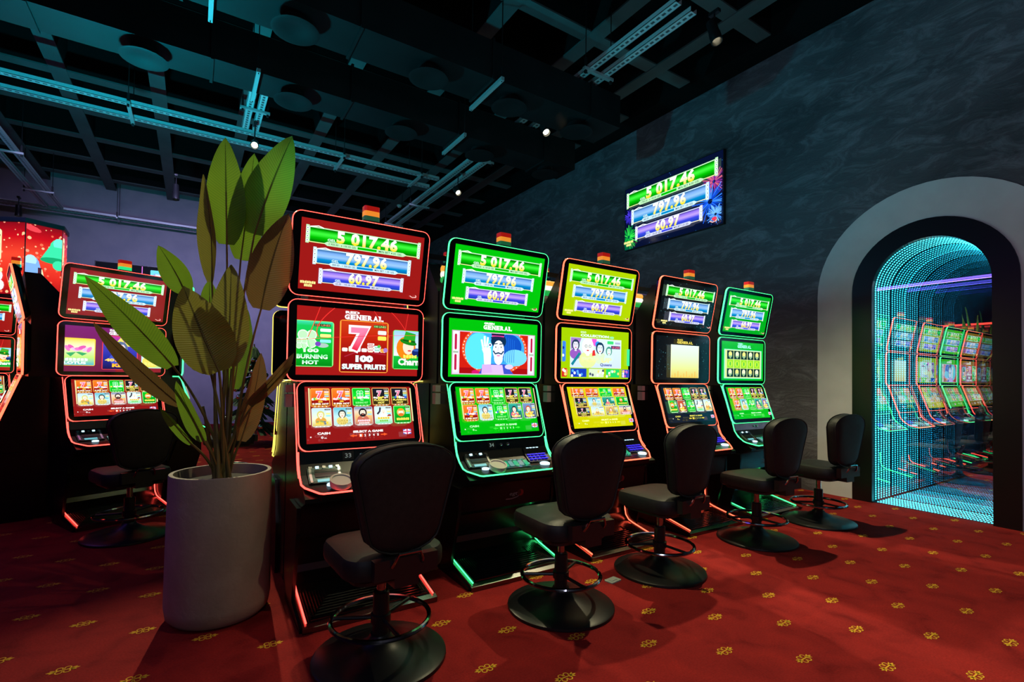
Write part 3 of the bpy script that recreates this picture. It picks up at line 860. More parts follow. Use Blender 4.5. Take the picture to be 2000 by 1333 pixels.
SERIF = {'G': ((.5, 0, 0),), 'E': ((.1, 1, 1),), 'N': ((.1, 1, 1), (.9, 0, 1)), 'R': ((.1, 1, 1), (.9, 1, 0)), 'A': ((.06, 1, 0), (.94, 1, 0)), 'L': ((.1, 1, 1),), 'C': (), 'O': (), 'T': ((.5, 1, 0),), 'I': ((.5, 1, 1),)}
def general(p, small, col=WHITE, x0=.36, x1=.69, y0=.845, y1=.925, big='GENERAL'):
    """serif title letter by letter"""
    p.text(small, x0 + .01, y1 + .010, x0 + (x1 - x0) * .38, y1 + .048, col, bold=.05)
    d = (x1 - x0) / len(big); h = y1 - y0
    for k, ch_ in enumerate(big):
        a_, b_ = x0 + d * (k + .07), x0 + d * (k + .93)
        p.text(ch_, a_, y0, b_, y1, col, bold=.055)
        for t_, lo_, hi_ in SERIF.get(ch_, ()):
            x = a_ + (b_ - a_) * t_
            if lo_: p.rect(x - d * .24, y0, x + d * .24, y0 + h * .10, col)
            if hi_: p.rect(x - d * .24, y1 - h * .10, x + d * .24, y1, col)

def drawn_reflection(p, pts, wd, c):
    a_, b_, d_ = [Vector((x, y, 0)) for x, y in pts]
    p.line([(q.x, q.y) for q in bez(a_, b_, d_, 10)], wd, c)

def mid_red(p):
    frame_bg(p, (158, 22, 20))
    general(p, 'RED')
    # green tile
    p.clipbox(-.10, .12, .28, .79)
    p.rr(0, 0, 1, 1, .06, (130, 250, 130)); p.grad(.26, .015, .975, .985, [(0, (0, 130, 20)), (.4, (10, 190, 40)), (.9, (20, 200, 90)), (1, (60, 215, 170))])
    clover(p, .47, .60, .20); clover(p, .36, .50, .12); p.ell(.78, .47, .12, .05, (170, 200, 190)); p.ell(.68, .5, .06, .05, (120, 70, 190))
    p.text('100', .40, .31, .70, .40, WHITE, (190, 255, 200), bold=.05); p.text('BURNING', .27, .17, .88, .27, WHITE, (160, 255, 190), bold=.04); p.text('HOT', .38, .05, .70, .14, WHITE, (170, 255, 200), bold=.05)
    p.rect(.60, .88, .93, .94, (30, 70, 30)); p.text('100 LINES', .62, .89, .92, .93, (255, 150, 110), bold=.01)
    for k, c in enumerate(((235, 245, 245), (250, 245, 140), (140, 240, 240))): p.rr(.72, .77 - .12 * k, .94, .84 - .12 * k, .02, c)
    # centre tile
    p.clipbox(.325, .045, .73, .835)
    p.rr(0, 0, 1, 1, .05, (255, 165, 60)); p.grad(.025, .015, .975, .985, [(0, (120, 5, 10)), (.35, (150, 12, 14)), (.7, (190, 35, 12)), (1, (200, 60, 20))])
    p.line([(.1, .3), (.4, .42), (.95, .36)], .02, (170, 40, 60))
    for k in range(7): p.rr(.05 + .13 * k, .40, .16 + .13 * k, .47 + .03 * (k % 3), .02, [(250, 250, 240), (255, 245, 200), (240, 250, 250)][k % 3])
    for k in range(3): p.rr(.56, .42 + .055 * k, .70, .465 + .055 * k, .01, (250, 240, 240)); p.text('BAR', .58, .425 + .055 * k, .68, .46 + .055 * k, (200, 60, 60), bold=.02)
    for k in range(2): p.rr(.70, .42 + .055 * k, .84, .465 + .055 * k, .01, (220, 255, 245)); p.text('BAR', .72, .425 + .055 * k, .82, .46 + .055 * k, (60, 180, 150), bold=.02)
    p.ell(.88, .44, .05, .04, (250, 170, 70)); p.ell(.94, .45, .045, .045, (170, 120, 200)); p.ell(.80, .52, .03, .03, (80, 200, 80))
    seven(p, .40, .64, .54)
    p.text('100', .32, .20, .68, .335, (245, 250, 250), WHITE, bold=.07, outline=(30, 90, 90))
    p.text('SUPER FRUITS', .05, .06, .95, .165, (215, 245, 240), WHITE, bold=.06, outline=(60, 110, 110), ow=.02)
    p.rect(.68, .88, .95, .935, (40, 80, 40)); p.text('100 LINES', .69, .89, .94, .925, (170, 255, 140), bold=.02)
    p.rr(.77, .75, .95, .83, .02, (230, 235, 230)); p.rr(.77, .64, .95, .72, .02, (250, 235, 90))
    # right tile
    p.clipbox(.77, .11, 1.10, .73)
    p.rr(0, 0, .99, 1, .06, (110, 245, 120)); p.grad(.025, .015, .80, .985, [(0, (0, 150, 30)), (.33, (20, 190, 60)), (.34, (235, 245, 255)), (1, (150, 205, 255))])
    p.ell(.36, .55, .26, .30, (235, 130, 20)); p.ell(.42, .58, .15, .20, (255, 225, 200))
    p.ell(.42, .70, .23, .07, (20, 130, 20), rot=-12); p.poly([(.26, .72), (.60, .68), (.62, .92), (.34, .98)], (40, 170, 40)); p.line([(.27, .75), (.61, .71)], .05, (15, 90, 20)); p.ell(.46, .73, .03, .03, GOLD, 8)
    p.ell(.66, .44, .14, .11, (20, 40, 110)); p.ell(.66, .50, .12, .03, (60, 100, 190)); p.ell(.45, .48, .05, .02, (220, 60, 70))
    p.bars(5, .28, .29, .66, .38, (240, 250, 90)); p.text('Charm', .14, .10, .80, .28, (240, 255, 235), bold=.05, outline=(20, 110, 50))
    p.full()
    for q, wd in ((((.17, 1), (.10, .62), (.08, .55)), .010), (((.28, 1), (.10, .70), (.16, .56)), .012), (((.60, 1), (.70, .75), (.74, .6)), .008), (((.75, 1), (.84, .85), (.88, .72)), .010), (((.90, 1), (.885, .85), (.875, .72)), .008), (((.0, .50), (.5, .62), (1, .66)), .006)): drawn_reflection(p, q, wd, (240, 50, 45))  # LED reflections in the screen glass, drawn as red curves

def mid_magic(p):
    frame_bg(p, (0, 190, 10))
    general(p, 'GREEN')
    p.clipbox(.03, .04, .97, .80)
    p.rect(0, 0, 1, 1, (190, 140, 170)); p.rect(.008, .012, .992, .988, (225, 215, 235))
    for q in (.035, .945):
        p.rr(q - .02, .06, q + .035, .97, .03, (245, 240, 250))
        for y in (.10, .56): p.rr(q - .005, y, q + .02, y + .36, .03, (190, 20, 70))
        p.rect(q - .02, .485, q + .035, .53, (170, 190, 170))
    p.rect(.085, .025, .905, .975, (205, 30, 15)); p.rect(.085, .025, .905, .16, (165, 10, 15))
    p.cl = (.085, .905, .025, .975)
    p.ell(.50, .60, .89, .60, (240, 90, 40), 40)
    for k in range(46):
        t = R(k * 360 / 46); x, y = .50 + .86 * math.cos(t) / p.asp(), .60 + .57 * math.sin(t)
        if .09 < x < .90 and .03 < y < .97: p.ell(x, y, .016, .016, (255, 235, 225), 8)
    p.ell(.50, .62, .81, .53, (60, 170, 235), 36); p.ell(.30, .55, .36, .42, (90, 225, 245), 24); p.ell(.66, .68, .36, .30, (15, 80, 190), 24); p.ell(.74, .42, .34, .20, (120, 215, 250), 20)
    for k in range(7): p.line([(.57 + .025 * k, .30), (.575 + .025 * k, .96 - .02 * k)], .012, (30, 110, 215))
    # man in a top hat with a raised hand
    p.poly([(.30, .025), (.36, .26), (.62, .26), (.72, .025)], (60, 80, 200)); p.poly([(.34, .025), (.38, .24), (.58, .24), (.60, .025)], (220, 190, 250))
    p.poly([(.33, .03), (.34, .24), (.44, .26), (.46, .06)], (215, 175, 245))
    p.ell(.53, .80, .21, .17, (10, 45, 80), 18); p.ell(.53, .58, .155, .24, (245, 245, 255), 20); p.ell(.53, .40, .12, .16, (245, 240, 255), 16)
    p.poly([(.45, .88), (.44, .99), (.60, .99), (.59, .88)], (25, 25, 60)); p.poly([(.45, .88), (.447, .93), (.593, .93), (.59, .88)], (225, 60, 150)); p.ell(.52, .875, .20, .035, (30, 40, 80), 16)
    for x in (.495, .56): p.ell(x, .66, .035, .03, WHITE, 12); p.ell(x, .66, .014, .022, (30, 60, 70), 10); p.line([(x - .022, .73), (x + .022, .745)], .022, (20, 60, 80))
    p.line([(.465, .57), (.49, .50), (.527, .525), (.565, .50), (.59, .57)], .035, (15, 60, 95)); p.line([(.527, .66), (.52, .57)], .014, (190, 190, 215)); p.ell(.528, .46, .05, .02, (230, 150, 190), 10)
    p.poly([(.36, .24), (.35, .50), (.33, .60), (.37, .66), (.435, .62), (.44, .50), (.44, .25)], (235, 245, 255))
    for a0, b0, a1, b1 in ((.345, .62, .325, .82), (.365, .66, .36, .90), (.385, .66, .40, .88), (.41, .63, .43, .74)): p.line([(a0, b0), (a1, b1)], .05, (240, 248, 255))
    p.ell(.425, .70, .05, .045, (240, 248, 255), 12); p.ell(.425, .70, .025, .025, (30, 60, 140), 10)
    p.ell(.26, .06, .10, .05, (215, 20, 110), 12); p.ell(.66, .20, .12, .06, (215, 205, 255), 14)
    p.full()

def mid_pop(p):
    frame_bg(p, (160, 205, 0))
    p.text('GOLD', .265, .915, .345, .955, (220, 255, 200), bold=.05); p.text('COLLECTION', .265, .845, .685, .90, (225, 255, 235), bold=.06); p.text('HD', .70, .84, .765, .885, (150, 250, 200), bold=.06)
    p.clipbox(.13, .225, .875, .815)
    p.rect(-.01, -.012, 1.01, 1.012, (225, 245, 235)); p.grad(0, 0, 1, 1, [(0, (205, 225, 245)), (1, (215, 240, 235))])
    p.poly([(.0, .6), (.0, 1), (.2, 1), (.15, .75)], (160, 120, 200)); p.poly([(.40, 1), (.50, 1), (.48, .72), (.42, .8)], (240, 90, 210)); p.ell(.52, .82, .12, .10, (40, 150, 240))
    person(p, .09, .74, .15, (40, 60, 90), (225, 225, 245), (150, 90, 190)); p.line([(.02, .08), (.10, .30), (.17, .48)], .10, (20, 130, 150))
    person(p, .32, .70, .23, (240, 245, 235), (245, 250, 240), (225, 235, 160))
    for x in (.285, .36): p.ell(x, .73, .06, .05, (60, 90, 100), 12); p.ell(x, .73, .045, .035, (235, 245, 240), 12)
    person(p, .56, .66, .17, (20, 55, 90), (225, 245, 250), (215, 235, 200)); p.poly([(.40, .40), (.47, .42), (.45, .62), (.41, .58)], (225, 50, 50))
    person(p, .74, .58, .13, (60, 150, 130), (220, 245, 240), (210, 245, 235))
    p.text('POP UP', .20, .18, .80, .36, (240, 245, 150), (225, 245, 190), bold=.05); p.text('Queens', .56, .04, .80, .16, (60, 70, 160), bold=.03)
    p.rr(.70, .84, .83, .95, .03, (60, 220, 120)); p.rect(.86, .85, .97, .92, (170, 180, 215)); p.rect(.78, .68, .97, .79, (50, 40, 110)); p.text('20 LINES', .80, .70, .96, .77, (250, 110, 120), bold=.02)
    p.full()
    for k, (x0, x1, c, c2) in enumerate(((-.03, .07, (210, 50, 30), (240, 140, 90)), (.12, .345, (20, 60, 190), (90, 170, 240)), (.38, .60, (215, 235, 200), (70, 80, 110)), (.635, .84, (30, 215, 100), (180, 250, 200)), (.88, 1.02, (50, 70, 180), (200, 90, 190)))):
        p.rect(max(0, x0), .03, min(1, x1), .20, c); rnd = random.Random(k)
        for j in range(7): p.ell(max(.02, x0) + (min(.98, x1) - max(.02, x0)) * rnd.random(), .05 + .12 * rnd.random(), .03, .03, rnd.choice([c2, WHITE, (235, 225, 120)]), 8)
    p.rr(-.02, .33, .045, .73, .03, (60, 130, 240)); p.ell(.01, .45, .03, .03, WHITE, 8); p.ell(.01, .6, .03, .03, (20, 40, 170), 8)
    p.rr(.955, .28, 1.02, .64, .03, (60, 230, 150))

def mid_black(p):
    speck(p, 4)
    general(p, 'BLACK', (235, 215, 90), .35, .66, .84, .90)
    p.grad(.235, .045, .775, .81, [(0, (230, 200, 90)), (.3, (225, 235, 150)), (.7, (220, 250, 215)), (1, (225, 245, 235))])
    for x in (.235, .775): p.line([(x, .05), (x, .81)], .014, (240, 235, 190))
    for k in range(9): p.line([(.26 + .055 * k, .06), (.26 + .055 * k, .10 + .05 * (k % 3))], .02, (235, 175, 70))

def mid_reels(p):
    frame_bg(p, (0, 180, 35))
    general(p, 'GREEN', (170, 255, 240))
    p.rect(.05, .05, .95, .80, (150, 240, 210)); p.rect(.07, .07, .93, .78, (220, 235, 150))
    rnd = random.Random(9)
    for c in range(5):
        for r in range(3):
            x0, y0 = .115 + c * .158, .09 + r * .228
            p.rect(x0, y0, x0 + .148, y0 + .218, (8, 45, 40) if r != 1 else (150, 220, 40))
            k = (c * 2 + r * 3) % 4; col = [(235, 245, 200), (120, 240, 230), (235, 230, 130), (90, 235, 190)][k]
            cx, cy = x0 + .074, y0 + .11
            if r == 1: p.ell(cx, cy, .085, .075, (205, 250, 60), 12); p.ell(cx, cy, .04, .06, (90, 200, 60), 10)
            elif k % 2: p.line([(cx - .05, cy - .07), (cx + .05, cy + .07)], .06, col); p.ell(cx, cy + .03, .05, .05, (200, 250, 240), 10)
            else: p.ell(cx, cy + .02, .075, .07, col, 12); p.poly([(cx - .05, cy - .02), (cx + .05, cy - .02), (cx, cy - .10)], (150, 190, 140))

def mid_king(p):
    frame_bg(p, (140, 18, 40)); p.grad(.0, .0, .5, 1, [(0, (110, 20, 60)), (1, (120, 30, 110))])
    general(p, 'RED', x0=.42, x1=.72)
    p.clipbox(-.02, .13, .29, .73)
    p.rr(0, 0, 1, 1, .05, (250, 215, 60)); p.grad(.03, .02, .97, .98, [(0, (60, 180, 200)), (.3, (190, 235, 120)), (.7, (235, 245, 200)), (1, (250, 215, 60))])
    for k in range(7): p.ell(.15 + .11 * k, .62 + .05 * math.sin(k * 2), .12, .06, [(235, 120, 200), (225, 90, 180), (250, 190, 230)][k % 3], 12, rot=20 * (k - 3))
    p.poly([(.1, .45), (.25, .32), (.4, .48), (.6, .36), (.75, .45), (.5, .5)], (50, 170, 100)); p.bars(6, .08, .17, .78, .28, (235, 250, 245)); p.text('LOTUS', .05, .05, .72, .15, (240, 250, 250), bold=.05)
    p.clipbox(.355, .05, .73, .83)
    p.rr(0, 0, 1, 1, .04, (225, 60, 70)); p.grad(.025, .015, .975, .985, [(0, (20, 10, 70)), (.4, (30, 40, 160)), (.75, (70, 60, 190)), (1, (200, 50, 150))])
    p.poly([(.22, .70), (.25, .92), (.38, .80), (.50, .95), (.62, .80), (.75, .92), (.78, .70)], (240, 225, 100)); person(p, .5, .62, .16, (90, 110, 150), (235, 215, 220), (60, 80, 200), beard=(70, 100, 150))
    p.text('40', .08, .24, .34, .33, (255, 220, 120), bold=.06, outline=(180, 60, 20)); p.text('Lucky', .36, .21, .94, .34, (255, 225, 80), (255, 190, 30), bold=.05, outline=(200, 40, 30), ow=.04); p.text('King', .28, .05, .74, .18, (255, 225, 80), (255, 190, 30), bold=.05, outline=(200, 40, 30), ow=.04)
    p.clipbox(.77, .10, 1.08, .72)
    p.rr(0, 0, .9, 1, .05, (190, 245, 255)); p.grad(.03, .02, .74, .97, [(0, (190, 225, 120)), (.5, (215, 240, 245)), (1, (150, 225, 235))]); person(p, .36, .6, .18, (90, 120, 150)); p.bars(5, .1, .1, .7, .25, (240, 230, 120))
    p.full()

K10 = ['hot', 'hot', 'clover', 'dark', 'dark']
PICS = {}
def picture(key, w_, h_, fn):
    if key not in PICS:
        p = Pic(w_, h_); fn(p); PICS[key] = p.mesh(key)
    return PICS[key]
TW, TH = .673, .366         # upper displays
LW, LH = .580, .305         # lower display
def top_pic(bg): return lambda p: (frame_bg(p, bg) if bg else speck(p, 2), jackpot(p))
SCREENS = {
    'm1': (('top_red', top_pic((150, 22, 20))), ('mid_red', mid_red), ('low_red', lambda p: picker(p, (140, 20, 20), K10 + ['queen', 'china', 'man', 'witch', 'green'], 5, 2))),
    'm2': (('top_green', top_pic((0, 190, 8))), ('mid_magic', mid_magic), ('low_green', lambda p: picker(p, (0, 185, 10), K10 + ['hot', 'china', 'clover', 'mix', 'mix'], 5, 2, (190, 255, 190), (60, 235, 60)))),
    'm3': (('top_lime', top_pic((170, 205, 0))), ('mid_pop', mid_pop), ('low_lime', lambda p: picker(p, (205, 205, 0), ['hot', 'hot', 'clover', 'hot', 'dark', 'china', 'mix', 'green', 'dark', 'queen', 'mix', 'man'], 4, 3, (250, 255, 160), (235, 245, 60)))),
    'm4': (('top_black', top_pic(None)), ('mid_black', mid_black), ('low_black', lambda p: picker(p, (8, 22, 40), K10 + ['green', 'mix', 'clover', 'witch', 'queen'], 5, 2, (230, 220, 90), (240, 215, 60)))),
    'm5': (('top_green2', top_pic((0, 165, 20))), ('mid_reels', mid_reels), ('low_green', None)),
    'a': (('top_red2', top_pic((135, 20, 30))), ('mid_king', mid_king), ('low_red', None)),
}

# ------------------------------------------------------------------ slot machine
# local frame: x to the player's right, y away from the player, z up; y = 0 is the plane of the middle screen
PT = dict(tT=(-.088, 2.0416), tB=(-.0037, 1.6177), mT=(-.005, 1.5947), mB=(-.001, 1.1646), lT=(-.008, 1.1612), lB=(-.121, .8083))
W1, W2 = .748, .652
def tilt(pb, pt):
    """matrix of a panel: x right, y up the panel, z out of the panel towards the player; origin at the foot centre"""
    d = Vector((0, pt[0] - pb[0], pt[1] - pb[1])); ln = d.length; d.normalize()
    nrm = Vector((1, 0, 0)).cross(d)
    m = Matrix(((1, d.x, nrm.x, 0), (0, d.y, nrm.y, pb[0]), (0, d.z, nrm.z, pb[1]), (0, 0, 0, 1)))
    return m, ln
def housing(wd, ln, th, r):
    o_ = rrect(-wd / 2, wd / 2, 0, ln, r); i_ = rrect(-wd / 2 + .002, wd / 2 - .002, .002, ln - .002, r - .002)
    b_ = rrect(-wd / 2 + .03, wd / 2 - .03, .03, ln - .03, r - .02)
    return MB().loft([[(x, y, 0) for x, y in i_], [(x, y, -.002) for x, y in o_], [(x, y, -th * .6) for x, y in o_], [(x, y, -th) for x, y in b_]], smooth=False)
def led_ring(wd, ln, r, dep=.014):
    def lp(k, z): return [(x, y, z) for x, y in rrect(-wd / 2 - k, wd / 2 + k, -k, ln + k, r + k)]
    rings = [lp(-.0012, .0010), lp(.0006, .0010), lp(.0022, -.001), lp(.0022, -dep), lp(-.003, -dep)]
    return MB().loft(rings + [rings[0]], cap=False, smooth=False)
GEO = {}
def geo(key, fn):
    if key not in GEO: GEO[key] = fn()
    return GEO[key]
def mirrored(fn):
    m = MB(); fn(m, 1); fn(m, -1); return m

def g_lower():
    m = MB()
    m.prism([(.28, .02), (.28, 1.15), (.02, 1.15), (-.105, .80), (-.13, .72), (-.20, .655), (-.295, .605), (-.295, .585), (-.20, .55), (-.19, .40), (.02, .32), (.045, .13), (.045, .02)], 0, -.325, .325)
    return m.mesh('lower_cabinet')
def g_upper():
    m = MB()
    m.prism([(.045, 1.15), (.28, 1.15), (.28, 1.78), (.10, 2.0), (.0, 2.0), (.05, 1.62)], 0, -.27, .27)
    return m.mesh('upper_cabinet')
def g_cheek():
    return MB().prism([(-.10, .06), (-.13, .18), (-.20, .42), (-.20, .545), (.02, .545), (.10, .30), (.10, .0), (-.335, .0), (-.335, .02)], 0, 0, .018).mesh('side_panel')
def g_foot():
    m = MB().prism([(-.355, 0), (-.355, .026), (-.33, .038), (-.085, .088), (-.02, .105), (.03, .15), (.045, .22), (.045, 0)], 0, -.335, .335)
    return m.mesh('foot_plate')
def g_ridges():
    m = MB()
    for k in range(9):
        t = k / 9; y = -.322 + .021 * k; z = .038 + (y + .33) * .204
        hw = .30 - .014 * k
        m.box(-hw, hw, y, y + .008, z, z + .006)
        for s_ in (-1, 1):
            x = s_ * (hw - .002); y1 = -.09
            z1 = .038 + (y1 + .33) * .204
            m.add([(x - .004, y, z + .006), (x + .004, y, z + .006), (x + .004, y1, z1 + .006), (x - .004, y1, z1 + .006), (x - .004, y, z), (x + .004, y, z), (x + .004, y1, z1), (x - .004, y1, z1)],
                  [(0, 1, 2, 3), (0, 4, 5, 1), (1, 5, 6, 2), (3, 2, 6, 7), (0, 3, 7, 4)])
    return m.mesh('ridge_set')
def ribbon(path, wd):
    """flat strip facing sideways/outwards along a path in the y-z plane, at given x list"""
    return None
def g_footled():
    pts = [(0, -.338, .044), (0, -.085, .097), (0, -.045, .11), (0, -.015, .14), (0, -.005, .18), (0, .0, .30)]
    return MB().tube(pts, .0045, 6).mesh('foot_led')
CON = [(-.118, .806), (-.135, .745), (-.170, .697), (-.222, .662)]      # console flank (y, z)
def g_conled():
    L_ = [(-.331, y, z) for y, z in CON] + [(-.318, -.245, .650), (-.262, -.305, .630), (-.245, -.312, .628)]
    Rr = [(-x, y, z) for x, y, z in L_[::-1]]
    return MB().tube(L_ + Rr, .0048, 6).mesh('console_led')
def g_flank():
    pts = [(0, .0, 1.150), (0, -.02, 1.10), (0, -.117, .83), (0, -.125, .79), (0, -.15, .73), (0, -.19, .69)]
    return MB().tube(pts, .003, 6).mesh('flank_led')
def g_console():
    prof = CON + [(-.25, .648), (-.308, .628)]
    m = MB(); top = []
    for (y, z) in prof:
        hw = .325 if y > -.24 else (.318 if y > -.26 else .25)
        top.append([(-hw, y, z), (hw, y, z)])
    vs = [p for r in top for p in r]; fs = [(2 * i, 2 * i + 1, 2 * i + 3, 2 * i + 2) for i in range(len(top) - 1)]
    m.add(vs, fs)
    m.add([(-.25, -.308, .628), (.25, -.308, .628), (.25, -.302, .592), (-.25, -.302, .592)], [(0, 1, 2, 3)])
    for s_ in (1, -1):
        m.add([(s_ * .318, -.25, .648), (s_ * .25, -.308, .628), (s_ * .25, -.302, .592), (s_ * .318, -.24, .60)], [(0, 1, 2, 3)])
        m.add([(s_ * .325, -.222, .662), (s_ * .318, -.25, .648), (s_ * .318, -.24, .60), (s_ * .325, -.2, .57)], [(0, 1, 2, 3)])
    m.add([(-.25, -.302, .592), (.25, -.302, .592), (.318, -.24, .598), (.325, -.19, .56), (-.325, -.19, .56), (-.318, -.24, .598)], [(0, 1, 2, 3, 4, 5)])
    return m.mesh('console', fix=True)
def deck(x, y):
    """height of the console top"""
    pr_ = CON + [(-.25, .648), (-.308, .628)]
    for (a, za), (b_, zb) in zip(pr_, pr_[1:]):
        if b_ <= y <= a: return za + (zb - za) * (y - a) / (b_ - a)
    return .63
def slab(x0, x1, y0, y1, th, lift=.0):
    """plate following the curved console between y0 (near) and y1 (far)"""
    n = max(1, int((y1 - y0) / .012)); ys = [y0 + (y1 - y0) * i / n for i in range(n + 1)]
    rings = []
    for y in ys:
        e_ = .004; t = Vector((0, 2 * e_, deck(0, min(y + e_, -.119)) - deck(0, max(y - e_, -.307)))).normalized(); nr = Vector((1, 0, 0)).cross(t)
        b_ = Vector((0, y, deck(0, y))) + nr * lift; c_ = b_ + nr * th
        rings.append([(x0, b_.y, b_.z), (x1, b_.y, b_.z), (x1, c_.y, c_.z), (x0, c_.y, c_.z)])
    return MB().loft(rings, smooth=False)
M['glassgreen'] = mat('polished_bezel', (.07, .10, .10), .25, .9)
M['slot'] = mat('dark_slot', (.003, .003, .005), .2)
M['bluekey'] = mat('blue_lit_key', (.02, .02, .05), .3, emit=(.05, .03, 1), es=1.3)
M['whitekey'] = mat('white_lit_button', (.3, .3, .3), .3, emit=(.55, .85, 1), es=1.6)
M['cyankey'] = mat('cyan_lit_slot', (.1, .2, .2), .3, emit=(.2, .8, .9), es=.6)
M['redlens'] = mat('red_lens', (.45, .01, .01), .3, emit=(1, .02, .01), es=.28)
M['amberlens'] = mat('amber_lens', (.6, .22, .02), .3, emit=(1, .32, .03), es=.75)
M['greenlens'] = mat('green_lens', (.03, .18, .10), .3, emit=(.03, .35, .14), es=.16)
M['greenlens_lit'] = mat('lit_green_lens', (.03, .3, .12), .3, emit=(.02, 1, .3), es=.8)

def touch_pic(p):
    p.rect(0, 0, 1, 1, (25, 70, 62)); rnd = random.Random(3)
    for k in range(36): p.ell(rnd.random(), rnd.random(), .16, .10, rnd.choice([(70, 120, 115), (30, 150, 115), (120, 160, 165), (40, 90, 80), (90, 120, 150)]), 8)
    for k in range(6): p.rr(.06 + .155 * k, .15, .19 + .155 * k, .8, .1, [(100, 150, 145), (20, 170, 120)][k % 2])
def number_pic(num):
    def fn(p):
        p.rect(0, 0, 1, 1, (3, 3, 4)); p.text(num, .22, .25, .78, .78, (200, 225, 235), bold=.02)
    return fn
def logo_pic(p):
    p.line([(.02, .12), (.3, .10), (.6, .22), (.86, .55)], .10, (120, 95, 95))
    p.ell(.80, .62, .34, .34, (90, 20, 20), 22); p.ell(.80, .62, .27, .27, (150, 18, 18), 20); p.ell(.72, .66, .22, .26, (50, 12, 12), 18)
    p.text('egt', .20, .32, .62, .72, (120, 110, 110), bold=.01, shear=.12)

def machine(name, label, group, loc, rz, led, key, num, box=True):
    t = empty(name, loc, rz); tag(t, label, 'slot machine', group)
    lm = LED[led]
    obj('lower_cabinet', geo('low', g_lower), M['gloss'], t)
    obj('upper_cabinet', geo('up', g_upper), M['satin'], t)
    for s_ in (-1, 1):
        o = obj('side_panel', geo('ck', g_cheek), M['gloss'], t); o.location.x = .327 if s_ > 0 else -.345
    fp = obj('foot_plate', geo('fp', g_foot), M['footplate'], t)
    obj('tread_ridges', geo('rid', g_ridges), M['footplate'], fp)
    for s_ in (-1, 1):
        obj('foot_led_strip', geo('fl', g_footled), lm, t).location.x = s_ * .318
        obj('flank_led_strip', geo('fk', g_flank), lm, t).location.x = s_ * .338
    names = ('top_monitor', 'middle_monitor', 'lower_monitor')
    for nm, (b_, a_), wd, (pw, ph), (pk, fn) in zip(names, (('tB', 'tT'), ('mB', 'mT'), ('lB', 'lT')), (W1, W1, W2), ((TW, TH), (TW, TH), (LW, LH)), SCREENS[key]):
        mtx, ln = tilt(PT[b_], PT[a_])
        h_ = obj(nm, geo('h' + nm, lambda: housing(wd, ln, .055 if wd == W1 else .04, .045).mesh(nm)), M['bezel'], t)
        h_.matrix_local = mtx
        r_ = obj('led_frame', geo('r' + nm, lambda: led_ring(wd, ln, .045).mesh('led_frame')), lm, h_)
        d_ = obj('display', picture(pk, pw, ph, fn), M['pic'], h_)
        d_.location = (-pw / 2 + (.004 if wd == W1 else 0), (ln - ph) / 2 + (0 if wd == W1 else .004), .0006)
        if nm == 'top_monitor':
            sl = MB().box(-.05, .05, -.035, .035, 0, .012).mesh('lamp_base') if 'sb' not in GEO else GEO['sb']; GEO['sb'] = sl
    # stacked signal lamp
    sg = obj('signal_lamp', GEO['sb'], M['satin'], t); sg.location = (.035, -.04, 2.043)
    for k, mm in enumerate(('greenlens', 'amberlens', 'redlens')):
        o = obj(('green_lens', 'amber_lens', 'red_lens')[k], geo('ln%d' % k, lambda: MB().prism(rrect(-.043, .043, -.03, .03, .012, 3), 2, .013 + .028 * k, .040 + .028 * k).mesh('lens')), M['greenlens_lit'] if (k == 0 and key == 'a') else M[mm], sg)
    obj('console', geo('con', g_console), M['gloss'], t)
    obj('console_led_strip', geo('cl', g_conled), lm, t)
    # left: note acceptor
    na = obj('note_acceptor', geo('na', lambda: slab(-.295, -.13, -.228, -.150, .008).mesh('note_acceptor')), M['glassgreen'], t)
    obj('slot', geo('ns', lambda: slab(-.262, -.155, -.196, -.170, .011).mesh('slot')), M['slot'], na)
    obj('slot', geo('ns2', lambda: slab(-.262, -.155, -.166, -.158, .010).mesh('slot')), M['slot'], na)
    obj('lit_slot', geo('nl', lambda: slab(-.255, -.175, -.222, -.208, .011).mesh('lit_slot')), M['cyankey'], na)
    for k in range(5):
        obj('indicator', geo('ni', lambda: slab(-.008, .008, -.154, -.147, .013).mesh('indicator')), M['whitekey'] if k % 2 else M['bright_chrome'], na).location.x = -.28 + .033 * k
    for x in (-.283, -.143): obj('trim', geo('nt', lambda: slab(-.006, .006, -.225, -.152, .012).mesh('trim')), M['bright_chrome'], na).location.x = x
    obj('round_button', geo('rb', lambda: MB().lathe([(.022, deck(0, -.245)), (.022, deck(0, -.245) + .008), (.016, deck(0, -.245) + .012)], 16, (-.195, -.245, 0)).mesh('round_button')), M['whitekey'], t)
    # right: card reader with lit keys
    cr = obj('card_reader', geo('cr', lambda: slab(.135, .30, -.228, -.140, .008).mesh('card_reader')), M['slot'], t)
    kp = [(x, y) for x in (.16, .19, .22, .25, .275) for y in (-.215, -.197, -.18)]
    for x, y in kp:
        obj('key', geo('ky', lambda: MB().box(-.011, .011, -.007, .007, 0, .004).mesh('key')), M['bluekey'], cr).location = (x, y, deck(0, y) + .013)
    for k in range(4):
        obj('indicator', geo('ki', lambda: MB().box(-.008, .008, -.004, .004, 0, .004).mesh('indicator')), M['whitekey'], cr).location = (.17 + .025 * k, -.148, deck(0, -.148) + .013)
    obj('start_button', geo('st', lambda: MB().lathe([(.032, deck(0, -.252)), (.032, deck(0, -.252) + .010), (.022, deck(0, -.252) + .016)], 18, (.235, -.252, 0)).mesh('start_button')), M['whitekey'], t)
    # centre: touch panel and number plate
    def g_tp():
        p = Pic(.235, .075); touch_pic(p); return p.mesh('touch_panel')
    tp = obj('touch_panel', geo('tp', g_tp), M['pic'], t)
    z0, z1 = deck(0, -.262) + .004, deck(0, -.19) + .004
    d = Vector((0, .072, z1 - z0)).normalized(); nr = Vector((1, 0, 0)).cross(d)
